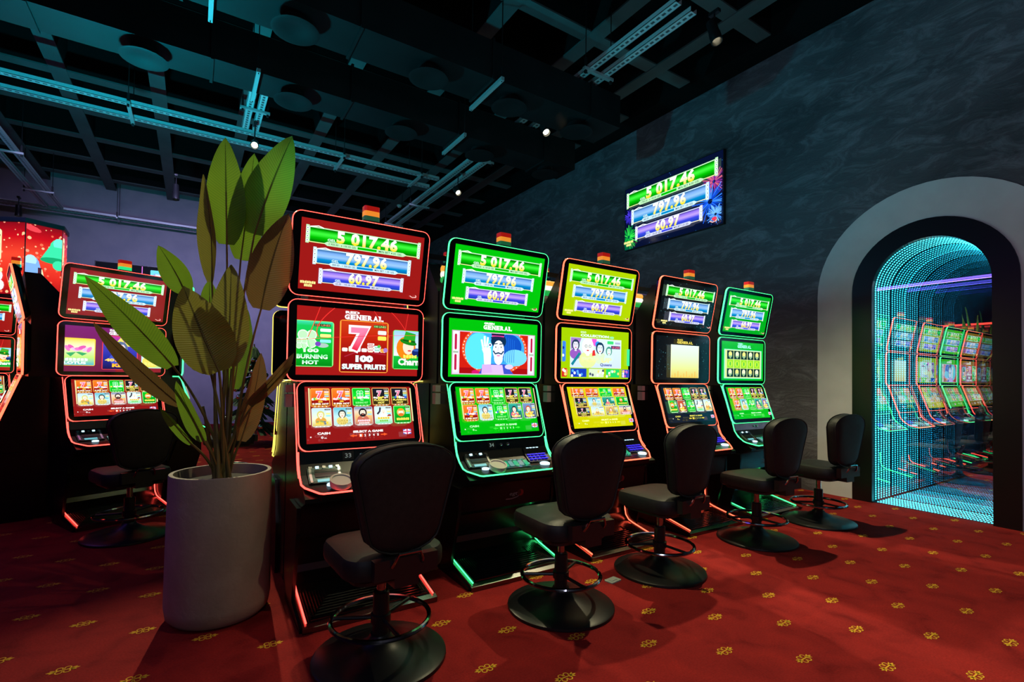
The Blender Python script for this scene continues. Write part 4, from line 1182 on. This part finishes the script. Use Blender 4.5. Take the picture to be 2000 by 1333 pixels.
    tp.matrix_local = Matrix(((1, 0, 0, -.11), (0, d.y, nr.y, -.262), (0, d.z, nr.z, z0), (0, 0, 0, 1)))
    if num:
        p = Pic(.058, .045); number_pic(num)(p)
        o = obj('number_plate', p.mesh('number_plate'), M['print'], t)
        d = Vector((0, .017, .061)).normalized(); nr = Vector((1, 0, 0)).cross(d)
        o.matrix_local = Matrix(((1, 0, 0, -.115), (0, d.y, nr.y, -.1345), (0, d.z, nr.z, .752), (0, 0, 0, 1)))
    for x in (-.02, .03): obj('lock', geo('lk', lambda: MB().lathe([(.009, 0), (.009, .01), (.004, .012)], 12).xf(Matrix.Rotation(R(90), 4, 'X')).mesh('lock')), M['bright_chrome'], t).location = (x, -.125, .775)
    def g_lg():
        p = Pic(.14, .065); logo_pic(p); return p.mesh('logo')
    lo = obj('logo', geo('lg', g_lg), M['print'], t)
    lo.matrix_local = Matrix(((1, 0, 0, -.02), (0, -.066, -.998, -.1925), (0, .998, -.066, .435), (0, 0, 0, 1)))
    if box: obj('service_box', geo('sv', lambda: MB().box(-.36, -.3255, .12, .17, 1.02, 1.09).box(-.36, -.3255, .12, .17, 1.10, 1.14).mesh('service_box')), M['offwhite'], t)
    return t

MX = [.410, 1.287, 2.173, 3.167, 4.049]
FRONT = [
    ('m1', 'red', '33', 'red-lit slot machine nearest the camera, its middle screen showing a big seven'),
    ('m2', 'green', '34', 'green-lit slot machine with a magician on its middle screen'),
    ('m3', 'orange', None, 'orange-lit slot machine with lime yellow screens'),
    ('m4', 'orange', None, 'orange-lit slot machine with black screens and a blank gold square'),
    ('m5', 'green', None, 'green-lit slot machine with spinning reels, last in the row by the wall'),
]
row_ = []
for x, (k, led, num, lb) in zip(MX, FRONT):
    row_.append(machine('slot_machine', lb, 'slot machines in the front row', (x + W1 / 2, 2.8, 0), 0, led, k, num))
# the back row stands back to back with it
YC = 3.095
swap = {m: LED['yellow'] for m in LED.values()}
words = ['behind the red-lit nearest machine', 'behind the machine with the magician', 'behind the lime yellow machine', 'behind the machine with black screens', 'behind the last green-lit machine']
for x, o, wd in zip(MX, row_, words):
    c = copy_tree(o, None, swap)
    c.location = (x + W1 / 2, 2 * YC - 2.8, 0); c.rotation_euler.z = PI
    tag(c, 'yellow-lit slot machine facing away ' + wd, 'slot machine', 'slot machines in the rear row')
# the cluster on the left
machine('slot_machine', 'red-lit slot machine behind the plant with a bearded king on screen', 'slot machines on the left', (-.555, 5.32, 0), R(25), 'red', 'a', None, False)
machine('slot_machine', 'green-lit slot machine seen edge-on behind the plant leaves', 'slot machines on the left', (-.245, 6.09, 0), R(116), 'green', 'm2', None, False)
machine('slot_machine', 'orange-lit slot machine seen from the side at the far left', 'slot machines on the left', (-1.235, 5.77, 0), R(-76), 'orange', 'm1', None, False)
machine('slot_machine', 'red-lit slot machine cut by the left edge of the picture', 'slot machines on the left', (-2.15, 8.08, 0), R(25), 'red', 'm1', None, False)
machine('slot_machine', 'distant red-lit slot machine seen edge-on below the hexagonal sign', 'slot machines on the left', (-1.84, 8.85, 0), R(116), 'red', 'm1', None, False)

# long lit bar behind the rows
lb = empty('light_bar', (1.41, 3.095, 1.895)); tag(lb, 'long horizontal orange, white and green light bar behind the machines', 'light bar')
for k, (cc, es, nm) in enumerate((((.02, .8, .12), .5, 'green_stripe'), ((1, 1, .75), 1.3, 'white_stripe'), ((1, .42, .04), 1.0, 'orange_stripe'))):
    MB().tube([(0, 0, 0), (.03, 0, 0), (1.91, 0, 0), (1.94, 0, 0)], .024, 10).build(nm, mat('bar_' + nm, (.1, .1, .1), .4, emit=cc, es=es), lb).location.z = -.035 + .035 * k
for k in range(2): MB().cyl((.4 + k * 1.02, 0, -1.895), (.4 + k * 1.02, 0, -.05), .008, 6).build('post', M['blackmetal'], lb)

# ------------------------------------------------------------------ ashtrays
for i, lbl in ((0, 'round white ashtray on the console of the red-lit nearest machine'), (1, 'round white ashtray on the console of the machine with the magician')):
    x = MX[i] + W1 / 2 - .155 + (.03 if i else 0)
    t = empty('ashtray', (x, 2.8 - .262, .6500)); t.rotation_euler.x = R(21); tag(t, lbl, 'ashtray', 'white ashtrays')
    MB().lathe([(.045, 0), (.052, .004), (.054, .03), (.052, .034), (.048, .034), (.046, .029), (.001, .028)], 28).build('bowl', M['white'], t)
    MB().lathe([(.0535, .032), (.0545, .036), (.050, .037), (.0455, .035)], 28, cap=False).build('rim', M['white'], t)

# ------------------------------------------------------------------ swivel stools
def back_outline(k=0.0, n=6):
    """shield: wide rounded top, narrower rounded foot (x, z)"""
    pts = []
    hw_t, hw_b, ht = .205 - k, .150 - k, .43
    for i in range(13):                      # top arc
        a = PI * i / 12; pts.append((hw_t * math.cos(a) * (1 if abs(math.cos(a)) < .99 else 1), ht - .105 + (.105 - k) * math.sin(a) ** .8 if math.sin(a) > 1e-6 else ht - .105))
    for i in range(1, 4): pts.append((-hw_t + (hw_t - hw_b) * i / 4, ht - .105 - (ht - .19) * i / 4))
    for i in range(9):
        a = PI + PI * i / 8; pts.append((hw_b * math.cos(a), .085 + (.085 - k) * math.sin(a)))
    for i in range(3, 0, -1): pts.append((hw_t - (hw_t - hw_b) * i / 4, ht - .105 - (ht - .19) * i / 4))
    return pts
def g_back():
    m = MB(); rings = []
    for k, y in ((.05, .010), (.022, .0), (.006, .008), (0, .022), (0, .070), (.008, .082), (.030, .088), (.09, .090)):
        rings.append([(x, -y - .05 * 0 + .18 * (x * x) * 1.2 - .10 * (z - .2), z) for x, z in back_outline(k)])
    return m.loft(rings).mesh('backrest')
def g_pipe(y):
    def f():
        return MB().tube([(x, -y + .216 * x * x - .10 * (z - .2), z) for x, z in back_outline(.001)], .0045, 6, closed=True).mesh('piping')
    return f
def seat_outline(k):
    pts = []
    base = [(-.205, .17, .07), (.205, .17, .07), (.20, -.20, .09), (-.20, -.20, .09)]
    return [(x, y) for x, y in rrect(-.21 + k, .21 - k, -.215 + k, .205 - k, .09 - k * .6, 6)]
def g_seat():
    rings = []
    for k, z in ((.02, 0), (.004, .012), (0, .03), (0, .07), (.008, .088), (.03, .098), (.10, .102)):
        rings.append([(x, y, z - .25 * max(0, y - .1) ** 1 * .25) for x, y in seat_outline(k)])
    return MB().loft(rings).mesh('seat')
def g_base():
    return MB().lathe([(.276, 0), (.28, .004), (.278, .014), (.268, .020), (.20, .030), (.10, .055), (.05, .085), (.042, .10)], 48).mesh('base')
def stool(lbl, loc, rz, zs=0, group='black swivel stools at the front machines'):
    t = empty('swivel_stool', loc, rz); tag(t, lbl, 'stool', group)
    obj('base', geo('sbase', g_base), M['blackmetal'], t)
    obj('column', geo('scol', lambda: MB().lathe([(.034, .095), (.034, .275), (.029, .28)], 20).mesh('column')), M['blackmetal'], t)
    obj('gas_lift', geo('sgas', lambda: MB().lathe([(.019, .27), (.019, .385)], 16).mesh('gas_lift')), M['chrome'], t)
    fr = obj('foot_ring', geo('sring', lambda: MB().tube([(.205 * math.cos(2 * PI * k / 40), .205 * math.sin(2 * PI * k / 40), .165) for k in range(40)], .0105, 8, closed=True).mesh('foot_ring')), M['chrome'], t)
    for k in range(3):
        obj('spoke', geo('sspk', lambda: MB().cyl((.035, 0, .165), (.20, 0, .165), .0085, 8).mesh('spoke')), M['blackmetal'], fr).rotation_euler.z = R(120 * k + 30)
    obj('ring_hub', geo('shub', lambda: MB().lathe([(.035, .145), (.042, .148), (.042, .182), (.035, .185)], 20).mesh('ring_hub')), M['blackmetal'], fr)
    obj('seat_plate', geo('splate', lambda: MB().prism(rrect(-.17, .17, -.18, .17, .06, 4), 2, .383, .402).mesh('seat_plate')), M['satin'], t)
    obj('seat', geo('sseat', g_seat), M['vinyl'], t).location.z = .402
    br = obj('backrest', geo('sback', g_back), M['vinyl'], t); br.location = (0, -.175, .505)
    obj('piping', geo('spip1', g_pipe(.012)), M['vinyl'], br); obj('piping', geo('spip2', g_pipe(.080)), M['vinyl'], br)
    bk = obj('back_bracket', geo('sbrk', lambda: MB().box(-.13, .13, -.262, -.225, .425, .50).box(-.05, .05, -.26, -.15, .386, .43).mesh('back_bracket')), M['satin'], t)
    obj('handle', geo('shan', lambda: MB().tube([(-.062, -.262, .47), (-.058, -.276, .49), (-.045, -.284, .522), (.045, -.284, .522), (.058, -.276, .49), (.062, -.262, .47)], .007, 8).mesh('handle')), M['chrome'], bk)
    obj('lever', geo('slev', lambda: MB().tube([(.10, .02, .392), (.20, .02, .385), (.235, .03, .372)], .006, 6, r2=.009).mesh('lever')), M['chrome'], t)
    return t
for (x, y, a_), lbl in zip(((.70, 2.10, 3), (1.655, 2.07, -2), (2.49, 2.13, 2), (3.60, 2.16, -4), (4.53, 2.165, -6)),
                           ('black swivel stool nearest the camera, before the red-lit machine', 'black swivel stool before the machine with the magician', 'black swivel stool before the lime yellow machine', 'black swivel stool before the machine with black screens', 'black swivel stool farthest right, beside the arch')):
    stool(lbl, (x, y, 0), R(a_))
stool('black swivel stool before the machine with the bearded king', (-.37, 4.59, 0), R(22), group='black swivel stools at the left machines')
stool('black swivel stool half hidden behind the plant stalks', (.35, 6.38, 0), R(112), group='black swivel stools at the left machines')

# ------------------------------------------------------------------ wall television
def fireworks(p, cx, cy, r, cols, n, seed):
    rnd = random.Random(seed)
    for k in range(n):
        a_ = 2 * PI * k / n + rnd.uniform(-.1, .1); l_ = r * rnd.uniform(.55, 1)
        p.line([(cx + .12 * r * math.cos(a_) / p.asp(), cy + .12 * r * math.sin(a_)), (cx + l_ * math.cos(a_) / p.asp(), cy + l_ * math.sin(a_))], .012, rnd.choice(cols))
def tv_pic(p):
    p.rect(0, 0, 1, 1, (4, 12, 45)); rnd = random.Random(1)
    for k in range(60): x, y = rnd.random(), rnd.random(); p.ell(x, y, .006, .006, (40, 110, 170), 6)
    p.rect(.0, .0, .10, .28, (0, 90, 60))
    fireworks(p, .05, .20, .22, [(20, 200, 60), (60, 235, 80), (10, 150, 60)], 40, 1); fireworks(p, .06, .52, .13, [(80, 60, 230), (50, 40, 180)], 30, 2)
    fireworks(p, .93, .60, .20, [(190, 70, 150), (120, 40, 140), (210, 100, 120)], 44, 3); fireworks(p, .90, .34, .30, [(20, 90, 235), (60, 140, 250), (10, 60, 190)], 60, 4); fireworks(p, .95, .14, .16, [(120, 190, 250), (70, 140, 240)], 36, 5)
    jackpot(p)
    p.ell(.945, .08, .04, .025, (230, 60, 90), 12)
tv = empty('wall_television', (DX - .03, (5.598 + 3.8666) / 2, 3.208)); tag(tv, 'large wall television showing three jackpot amounts on the dark plaster', 'television')
tw, th_ = 5.598 - 3.8666, .974
MB().box(-.02, .03, -tw / 2, tw / 2, 0, th_).build('case', M['satin'], tv)
pc = Pic(tw - .016, th_ - .016); tv_pic(pc)
o = obj('display', pc.mesh('tv_display'), M['pic'], tv)
o.matrix_local = Matrix(((0, 0, -1, -.0206), (-1, 0, 0, tw / 2 - .008), (0, 1, 0, .008), (0, 0, 0, 1)))

# television on the back wall
def tv2_pic(p):
    p.rect(0, 0, 1, 1, (3, 5, 10)); p.line([(.0, .58), (.38, .80)], .03, (30, 110, 190)); p.line([(.54, .0), (.54, .98)], .03, (225, 120, 230))
    p.rr(.64, .18, .97, .86, .03, (110, 220, 250)); p.rr(.68, .34, .95, .72, .03, (140, 170, 245)); p.rect(.70, .62, .93, .70, (200, 245, 255)); p.rect(.66, .10, .95, .22, (190, 255, 215)); p.ell(.62, .52, .04, .04, WHITE, 10)
p0 = on_plane(185, 505, 1, YB - .06); p1 = on_plane(352, 527, 1, YB - .06)
t2 = empty('wall_television', ((p0.x + p1.x) / 2, YB - .002, p0.z - 1.0)); tag(t2, 'dark television on the lavender back wall behind the king machine', 'television')
wd = p1.x - p0.x
MB().box(-wd / 2, wd / 2, -.06, 0, 0, .96).build('case', M['satin'], t2)
pc = Pic(wd - .03, .93); 
pc.clipbox(0, .45, 1, 1.0); tv2_pic(pc); pc.full()
pm2 = M['pic'].copy(); pm2.name = 'matte_lit_screen'; pm2.node_tree.nodes['Principled BSDF'].inputs['Roughness'].default_value = .6; pm2.node_tree.nodes['Principled BSDF'].inputs['Specular IOR Level'].default_value = .1
o = obj('display', pc.mesh('tv_display'), pm2, t2); o.matrix_local = Matrix(((1, 0, 0, -wd / 2 + .015), (0, 0, -1, -.0605), (0, 1, 0, .015), (0, 0, 0, 1)))

# ------------------------------------------------------------------ hexagonal lantern sign
v0_, v1_ = Vector((-1.72, 8.10, 0)), Vector((-1.42, 8.29, 0))
sd = (v1_ - v0_).length; a0 = math.atan2(v1_.y - v0_.y, v1_.x - v0_.x)
vs_ = [v0_]; ang = a0
for k in range(5):
    vs_.append(vs_[-1] + Vector((math.cos(ang), math.sin(ang), 0)) * sd); ang += R(60)
cen = sum(vs_, Vector((0, 0, 0))) / 6
sg = empty('hexagonal_sign', (cen.x, cen.y, 2.10)); tag(sg, 'glowing red hexagonal sign with bells above the left machines', 'sign')
zt = .87
MB().prism([((v - cen) * 1.0)[:2] for v in vs_], 2, .0, zt).build('sign_body', M['satin'], sg)
MB().prism([((v - cen) * 1.06)[:2] for v in vs_], 2, zt, zt + .05).build('top_rim', M['satin'], sg)
MB().prism([((v - cen) * 1.04)[:2] for v in vs_], 2, -.05, 0).build('bottom_rim', M['satin'], sg)
MB().cyl((0, 0, -2.10), (0, 0, -.05), .03, 10).build('support_post', M['blackmetal'], sg)
def bell(p, cx, cy, s_, c1, c2, rot=0):
    p.ell(cx, cy + .05 * s_, .09 * s_, .11 * s_, c1, 14); p.ell(cx, cy + .10 * s_, .06 * s_, .07 * s_, tuple(min(255, c + 50) for c in c1), 12)
    p.poly([(cx - .17 * s_ / p.asp(), cy - .10 * s_), (cx + .13 * s_ / p.asp(), cy - .12 * s_), (cx + .09 * s_ / p.asp(), cy + .06 * s_), (cx - .09 * s_ / p.asp(), cy + .06 * s_)], c1)
    p.ell(cx - .02 * s_ / p.asp(), cy - .11 * s_, .16 * s_, .04 * s_, c2, 14); p.ell(cx, cy - .16 * s_, .06 * s_, .06 * s_, c1, 12)
def sign_pic(kind):
    def fn(p):
        p.grad(0, 0, 1, 1, [(0, (150, 5, 20)), (.25, (220, 40, 30)), (.55, (240, 70, 45)), (.8, (200, 10, 25)), (1, (130, 5, 20))])
        rnd = random.Random(kind + 3)
        for k in range(38):
            s_ = .006 + .018 * rnd.random(); p.ell(rnd.random(), rnd.random(), s_, s_, rnd.choice([(255, 160, 130), (255, 200, 150), (250, 110, 80)]), 8)
        if kind == 0:
            bell(p, .14, .38, 1.1, (130, 180, 250), (70, 110, 220)); bell(p, .92, .66, 1.2, (60, 230, 170), (20, 170, 110))
            p.poly([(.32, .0), (.34, .38), (.46, .38), (.50, .30), (.74, .0)], (250, 245, 190)); p.rect(.34, .12, .44, .40, (70, 30, 50)); p.ell(.12, .94, .12, .04, (240, 70, 80), 12, rot=-15)
        else:
            p.rr(.02, .46, .28, .90, .04, (250, 245, 190)); p.rr(.06, .52, .24, .84, .03, (120, 20, 20)); p.line([(.10, .55), (.20, .80)], .06, (250, 225, 160))
            for k in range(9): p.ell(.08 + .05 * (k % 5), .12 + .13 * (k // 5) + .02 * (k % 2), .05, .07, (240, 240, 250), 10)
            p.rr(.02, .30, .34, .36, .02, (255, 235, 170))
    return fn
for k in range(6):
    a_, b_ = vs_[k] - cen, vs_[(k + 1) % 6] - cen
    d = (b_ - a_).normalized(); nr = d.cross(Vector((0, 0, 1)))
    pc = Pic(sd - .01, zt - .01); sign_pic(k % 2)(pc)
    o = obj('display', pc.mesh('sign_display'), M['pic'], sg)
    q = a_ + d * .005 + nr * .002
    o.matrix_local = Matrix(((d.x, 0, nr.x, q.x), (d.y, 0, nr.y, q.y), (0, 1, 0, .005), (0, 0, 0, 1)))

# ------------------------------------------------------------------ planter and plant
PX, PY = .135, 2.905
pt_ = empty('planter', (PX, PY, 0)); tag(pt_, 'tall off-white round concrete planter holding the plant', 'planter')
MB().lathe([(.15, .0), (.205, .008), (.224, .03), (.232, .08), (.230, .40), (.226, .70), (.224, .706), (.207, .706), (.205, .69), (.205, .60)], 56, cap=True).build('pot', M['planter'], pt_)
MB().lathe([(.001, .668), (.10, .672), (.204, .655)], 32, cap=False).build('soil', M['soil'], pt_)
pl_ = empty('tall_plant', (PX, PY, .672)); tag(pl_, 'tall artificial plant with long paddle-shaped green leaves', 'plant')
def leaf(base, tip, wid, mk, dy0=0, dy1=0, roll=0, bow=.0, fold=.25, sag=0.0, stalk=True, sx=0, rs=.007):
    """blade from base to tip given in photograph pixels on planes at depth PY + dy; roll turns it about its midrib"""
    B = on_plane(*base, 1, PY + dy0); T = on_plane(*tip, 1, PY + dy1)
    o0 = Vector((PX, PY, .672))
    ax = (T - B); ln = ax.length
    view = ((B + T) / 2 - Vector((0, 0, CH))).normalized()
    side = ax.normalized().cross(view).normalized(); nrm = side.cross(ax.normalized())
    side, nrm = side * math.cos(R(roll)) + nrm * math.sin(R(roll)), nrm * math.cos(R(roll)) - side * math.sin(R(roll))
    mid = bez(B, (B + T) / 2 + side * bow * ln + nrm * sag * ln, T, 16)
    px = wid * (B - Vector((0, 0, CH))).dot(fwd) / FPX
    K = 4; vs = []; uvs = []; fs = []
    for i, c in enumerate(mid):
        t = i / 16
        hw = px / 2 * (math.sin(PI * min(1, (t * .965 + .035)) ** .74) ** .72) * (1 if t < .97 else .6)
        if i == 16: hw = .0008
        tg = (mid[min(i + 1, 16)] - mid[max(i - 1, 0)]).normalized(); sd_ = tg.cross(nrm).normalized() * -1; nn = sd_.cross(tg)
        for j in range(-K, K + 1):
            s_ = j / K
            w_ = .035 * px * math.sin(9 * t + 2 * s_ + base[0]) * abs(s_)
            vs.append(c + sd_ * hw * s_ + nn * (fold * hw * abs(s_) ** 1.3 + w_) - o0); uvs.append((s_, t))
    n = 2 * K + 1
    for i in range(16):
        for j in range(n - 1): fs.append((i * n + j, i * n + j + 1, (i + 1) * n + j + 1, (i + 1) * n + j))
    me = bpy.data.meshes.new('leaf'); me.from_pydata([tuple(v) for v in vs], [], fs)
    uv = me.uv_layers.new(name='UVMap')
    for lp in me.loops: uv.data[lp.index].uv = uvs[lp.vertex_index]
    for f in me.polygons: f.use_smooth = True
    o = obj('leaf', me, M[mk], pl_)
    if stalk:
        rnd = random.Random(base[0] * 7 + base[1])
        root = Vector((sx + rnd.uniform(-.035, .035), rnd.uniform(-.05, .05), .0))
        Bl = B - o0; c1 = root.lerp(Bl, .55); c1.x = root.x + (Bl.x - root.x) * .35; c1.z = root.z + (Bl.z - root.z) * .6
        p_ = bez(root, c1, Bl, 12) + [(q - o0) for q in mid[1:9]]
        MB().tube(p_, rs * 1.25, 6, r2=rs * .30).build('stalk', M['stalk'], pl_)
leaf((443, 478), (440, 269), 68, 'leaf', .0, -.05, 4)
leaf((470, 508), (497, 300), 62, 'leaf', .10, .12, -10)
leaf((497, 458), (571, 267), 80, 'leaf', .02, .03, 8, .03)
leaf((414, 552), (397, 341), 44, 'leaf_olive', -.04, -.10, 48, -.07, .5)
leaf((362, 572), (309, 479), 50, 'leaf', -.10, -.20, 20, -.05)
leaf((338, 716), (166, 540), 60, 'leaf', -.12, -.34, 25, -.03, .3)
leaf((352, 792), (183, 631), 40, 'leaf_brown', -.05, -.22, 35, .05, .3)
leaf((428, 726), (358, 559), 98, 'leaf_olive', -.16, -.24, -6, .02)
leaf((446, 716), (452, 517), 74, 'leaf_olive', -.10, -.12, 14)
leaf((510, 604), (564, 417), 78, 'leaf_brown', -.08, -.20, -8, .05)
leaf((483, 790), (574, 690), 34, 'leaf_brown', -.12, -.34, -45, -.06, .4)
leaf((492, 795), (572, 712), 18, 'leaf_olive', -.1, -.30, 62, .04)
leaf((470, 862), (510, 690), 46, 'leaf_brown', -.06, -.10, -30, -.06)
leaf((398, 862), (344, 745), 34, 'leaf', -.15, -.22, 35, .02, .35)
leaf((374, 868), (312, 795), 20, 'leaf', -.12, -.2, 40, .02, .4)
leaf((410, 606), (409, 548), 30, 'leaf', .05, .06, 10)
leaf((456, 760), (482, 600), 52, 'leaf', .14, .18, 20)
for k, (x, z) in enumerate(((-.03, .46), (.02, .55), (.05, .40), (-.06, .36), (.0, .62))):
    MB().tube(bez((x * .5, .03 * (k - 2), -.01), (x, .02 * (k - 2), z * .6), (x * 1.5, .02 * (k - 2), z), 8), .011, 7, r2=.006).build('stem', M['stalk'], pl_)

# ------------------------------------------------------------------ far background
rnd = random.Random(5)
def bush(name, label, loc, h, n, mk):
    t = empty(name, loc); tag(t, label, 'plant')
    MB().lathe([(.13, 0), (.17, .02), (.19, .36), (.17, .36), (.165, .30)], 24).build('pot', M['satin'], t)
    for k in range(n):
        a_ = 2 * PI * k / n + rnd.uniform(-.3, .3); l_ = h * rnd.uniform(.65, 1); o_ = rnd.uniform(.15, .5)
        tip = Vector((math.cos(a_) * o_, math.sin(a_) * o_, .33 + l_)); md = Vector((math.cos(a_) * o_ * .3, math.sin(a_) * o_ * .3, .33 + l_ * .7))
        cs = bez((0, 0, .32), md, tip, 8); vs = []; fs = []; uvs = []
        sd_ = Vector((-math.sin(a_), math.cos(a_), 0))
        for i, c in enumerate(cs):
            t_ = i / 8; hw = .075 * max(0, math.sin(PI * max(0, (t_ - .35) / .65))) + .004
            vs += [c - sd_ * hw, c, c + sd_ * hw]; uvs += [(-1, t_), (0, t_), (1, t_)]
        for i in range(8): fs += [(3 * i, 3 * i + 1, 3 * i + 4, 3 * i + 3), (3 * i + 1, 3 * i + 2, 3 * i + 5, 3 * i + 4)]
        me = bpy.data.meshes.new('leaf'); me.from_pydata([tuple(v) for v in vs], [], fs); uv = me.uv_layers.new(name='UVMap')
        for lp in me.loops: uv.data[lp.index].uv = uvs[lp.vertex_index]
        obj('leaf', me, M[mk], t)
bush('potted_plant', 'dark potted plant far behind the green-lit edge-on machine', (-.75, 10.6, 0), 1.5, 15, 'leaf')
ft = empty('decorated_fir', (.86, 9.4, 0)); tag(ft, 'small decorated fir tree with shiny baubles in the far background', 'tree')
MB().cyl((0, 0, 0), (0, 0, 1.7), .035, 8, .01).build('trunk', M['stalk'], ft)
for k in range(6):
    m = MB(); z0 = .25 + .25 * k; r0 = .50 - .075 * k; nn = 30
    for j in range(nn):
        a_ = 2 * PI * (j + rnd.random() * .5) / nn; d = Vector((math.cos(a_), math.sin(a_), 0)); s_ = Vector((-d.y, d.x, 0)) * .028
        l_ = r0 * rnd.uniform(.8, 1.1); tp = d * l_ + Vector((0, 0, z0 - .06 + rnd.uniform(-.05, .05)))
        m.add([Vector((0, 0, z0 + .16)) - s_ * .3, Vector((0, 0, z0 + .16)) + s_ * .3, tp + s_, tp - s_, d * l_ * .5 + Vector((0, 0, z0 + .11))], [(0, 1, 4), (1, 2, 4), (2, 3, 4), (3, 0, 4)])
    m.build('branch_tier', M['fir'], ft, fix=False)
M['bauble'] = mat('shiny_bauble', (.55, .65, .6), .12, 1)
bme = MB().lathe([(.001, -.045), (.026, -.037), (.042, -.015), (.042, .015), (.026, .037), (.001, .045)], 14).mesh('bauble')
for k in range(22):
    a_ = rnd.uniform(PI, 2 * PI); z = rnd.uniform(.3, 1.5); r_ = .52 - .27 * z
    obj('bauble', bme, M['bauble'], ft).location = (math.cos(a_) * r_, math.sin(a_) * r_, z)

p = on_plane(1197, 1135, 2, 0)
fpl = empty('floor_socket', (p.x, p.y, 0), R(8)); tag(fpl, 'small pale socket plate in the carpet beside the lime machine stool', 'floor socket')
MB().prism(rrect(-.045, .045, -.03, .03, .008, 3), 2, .0, .006).build('plate', M['offwhite'], fpl)
MB().box(-.025, .025, -.012, .012, .006, .008).build('lid', M['offwhite'], fpl)
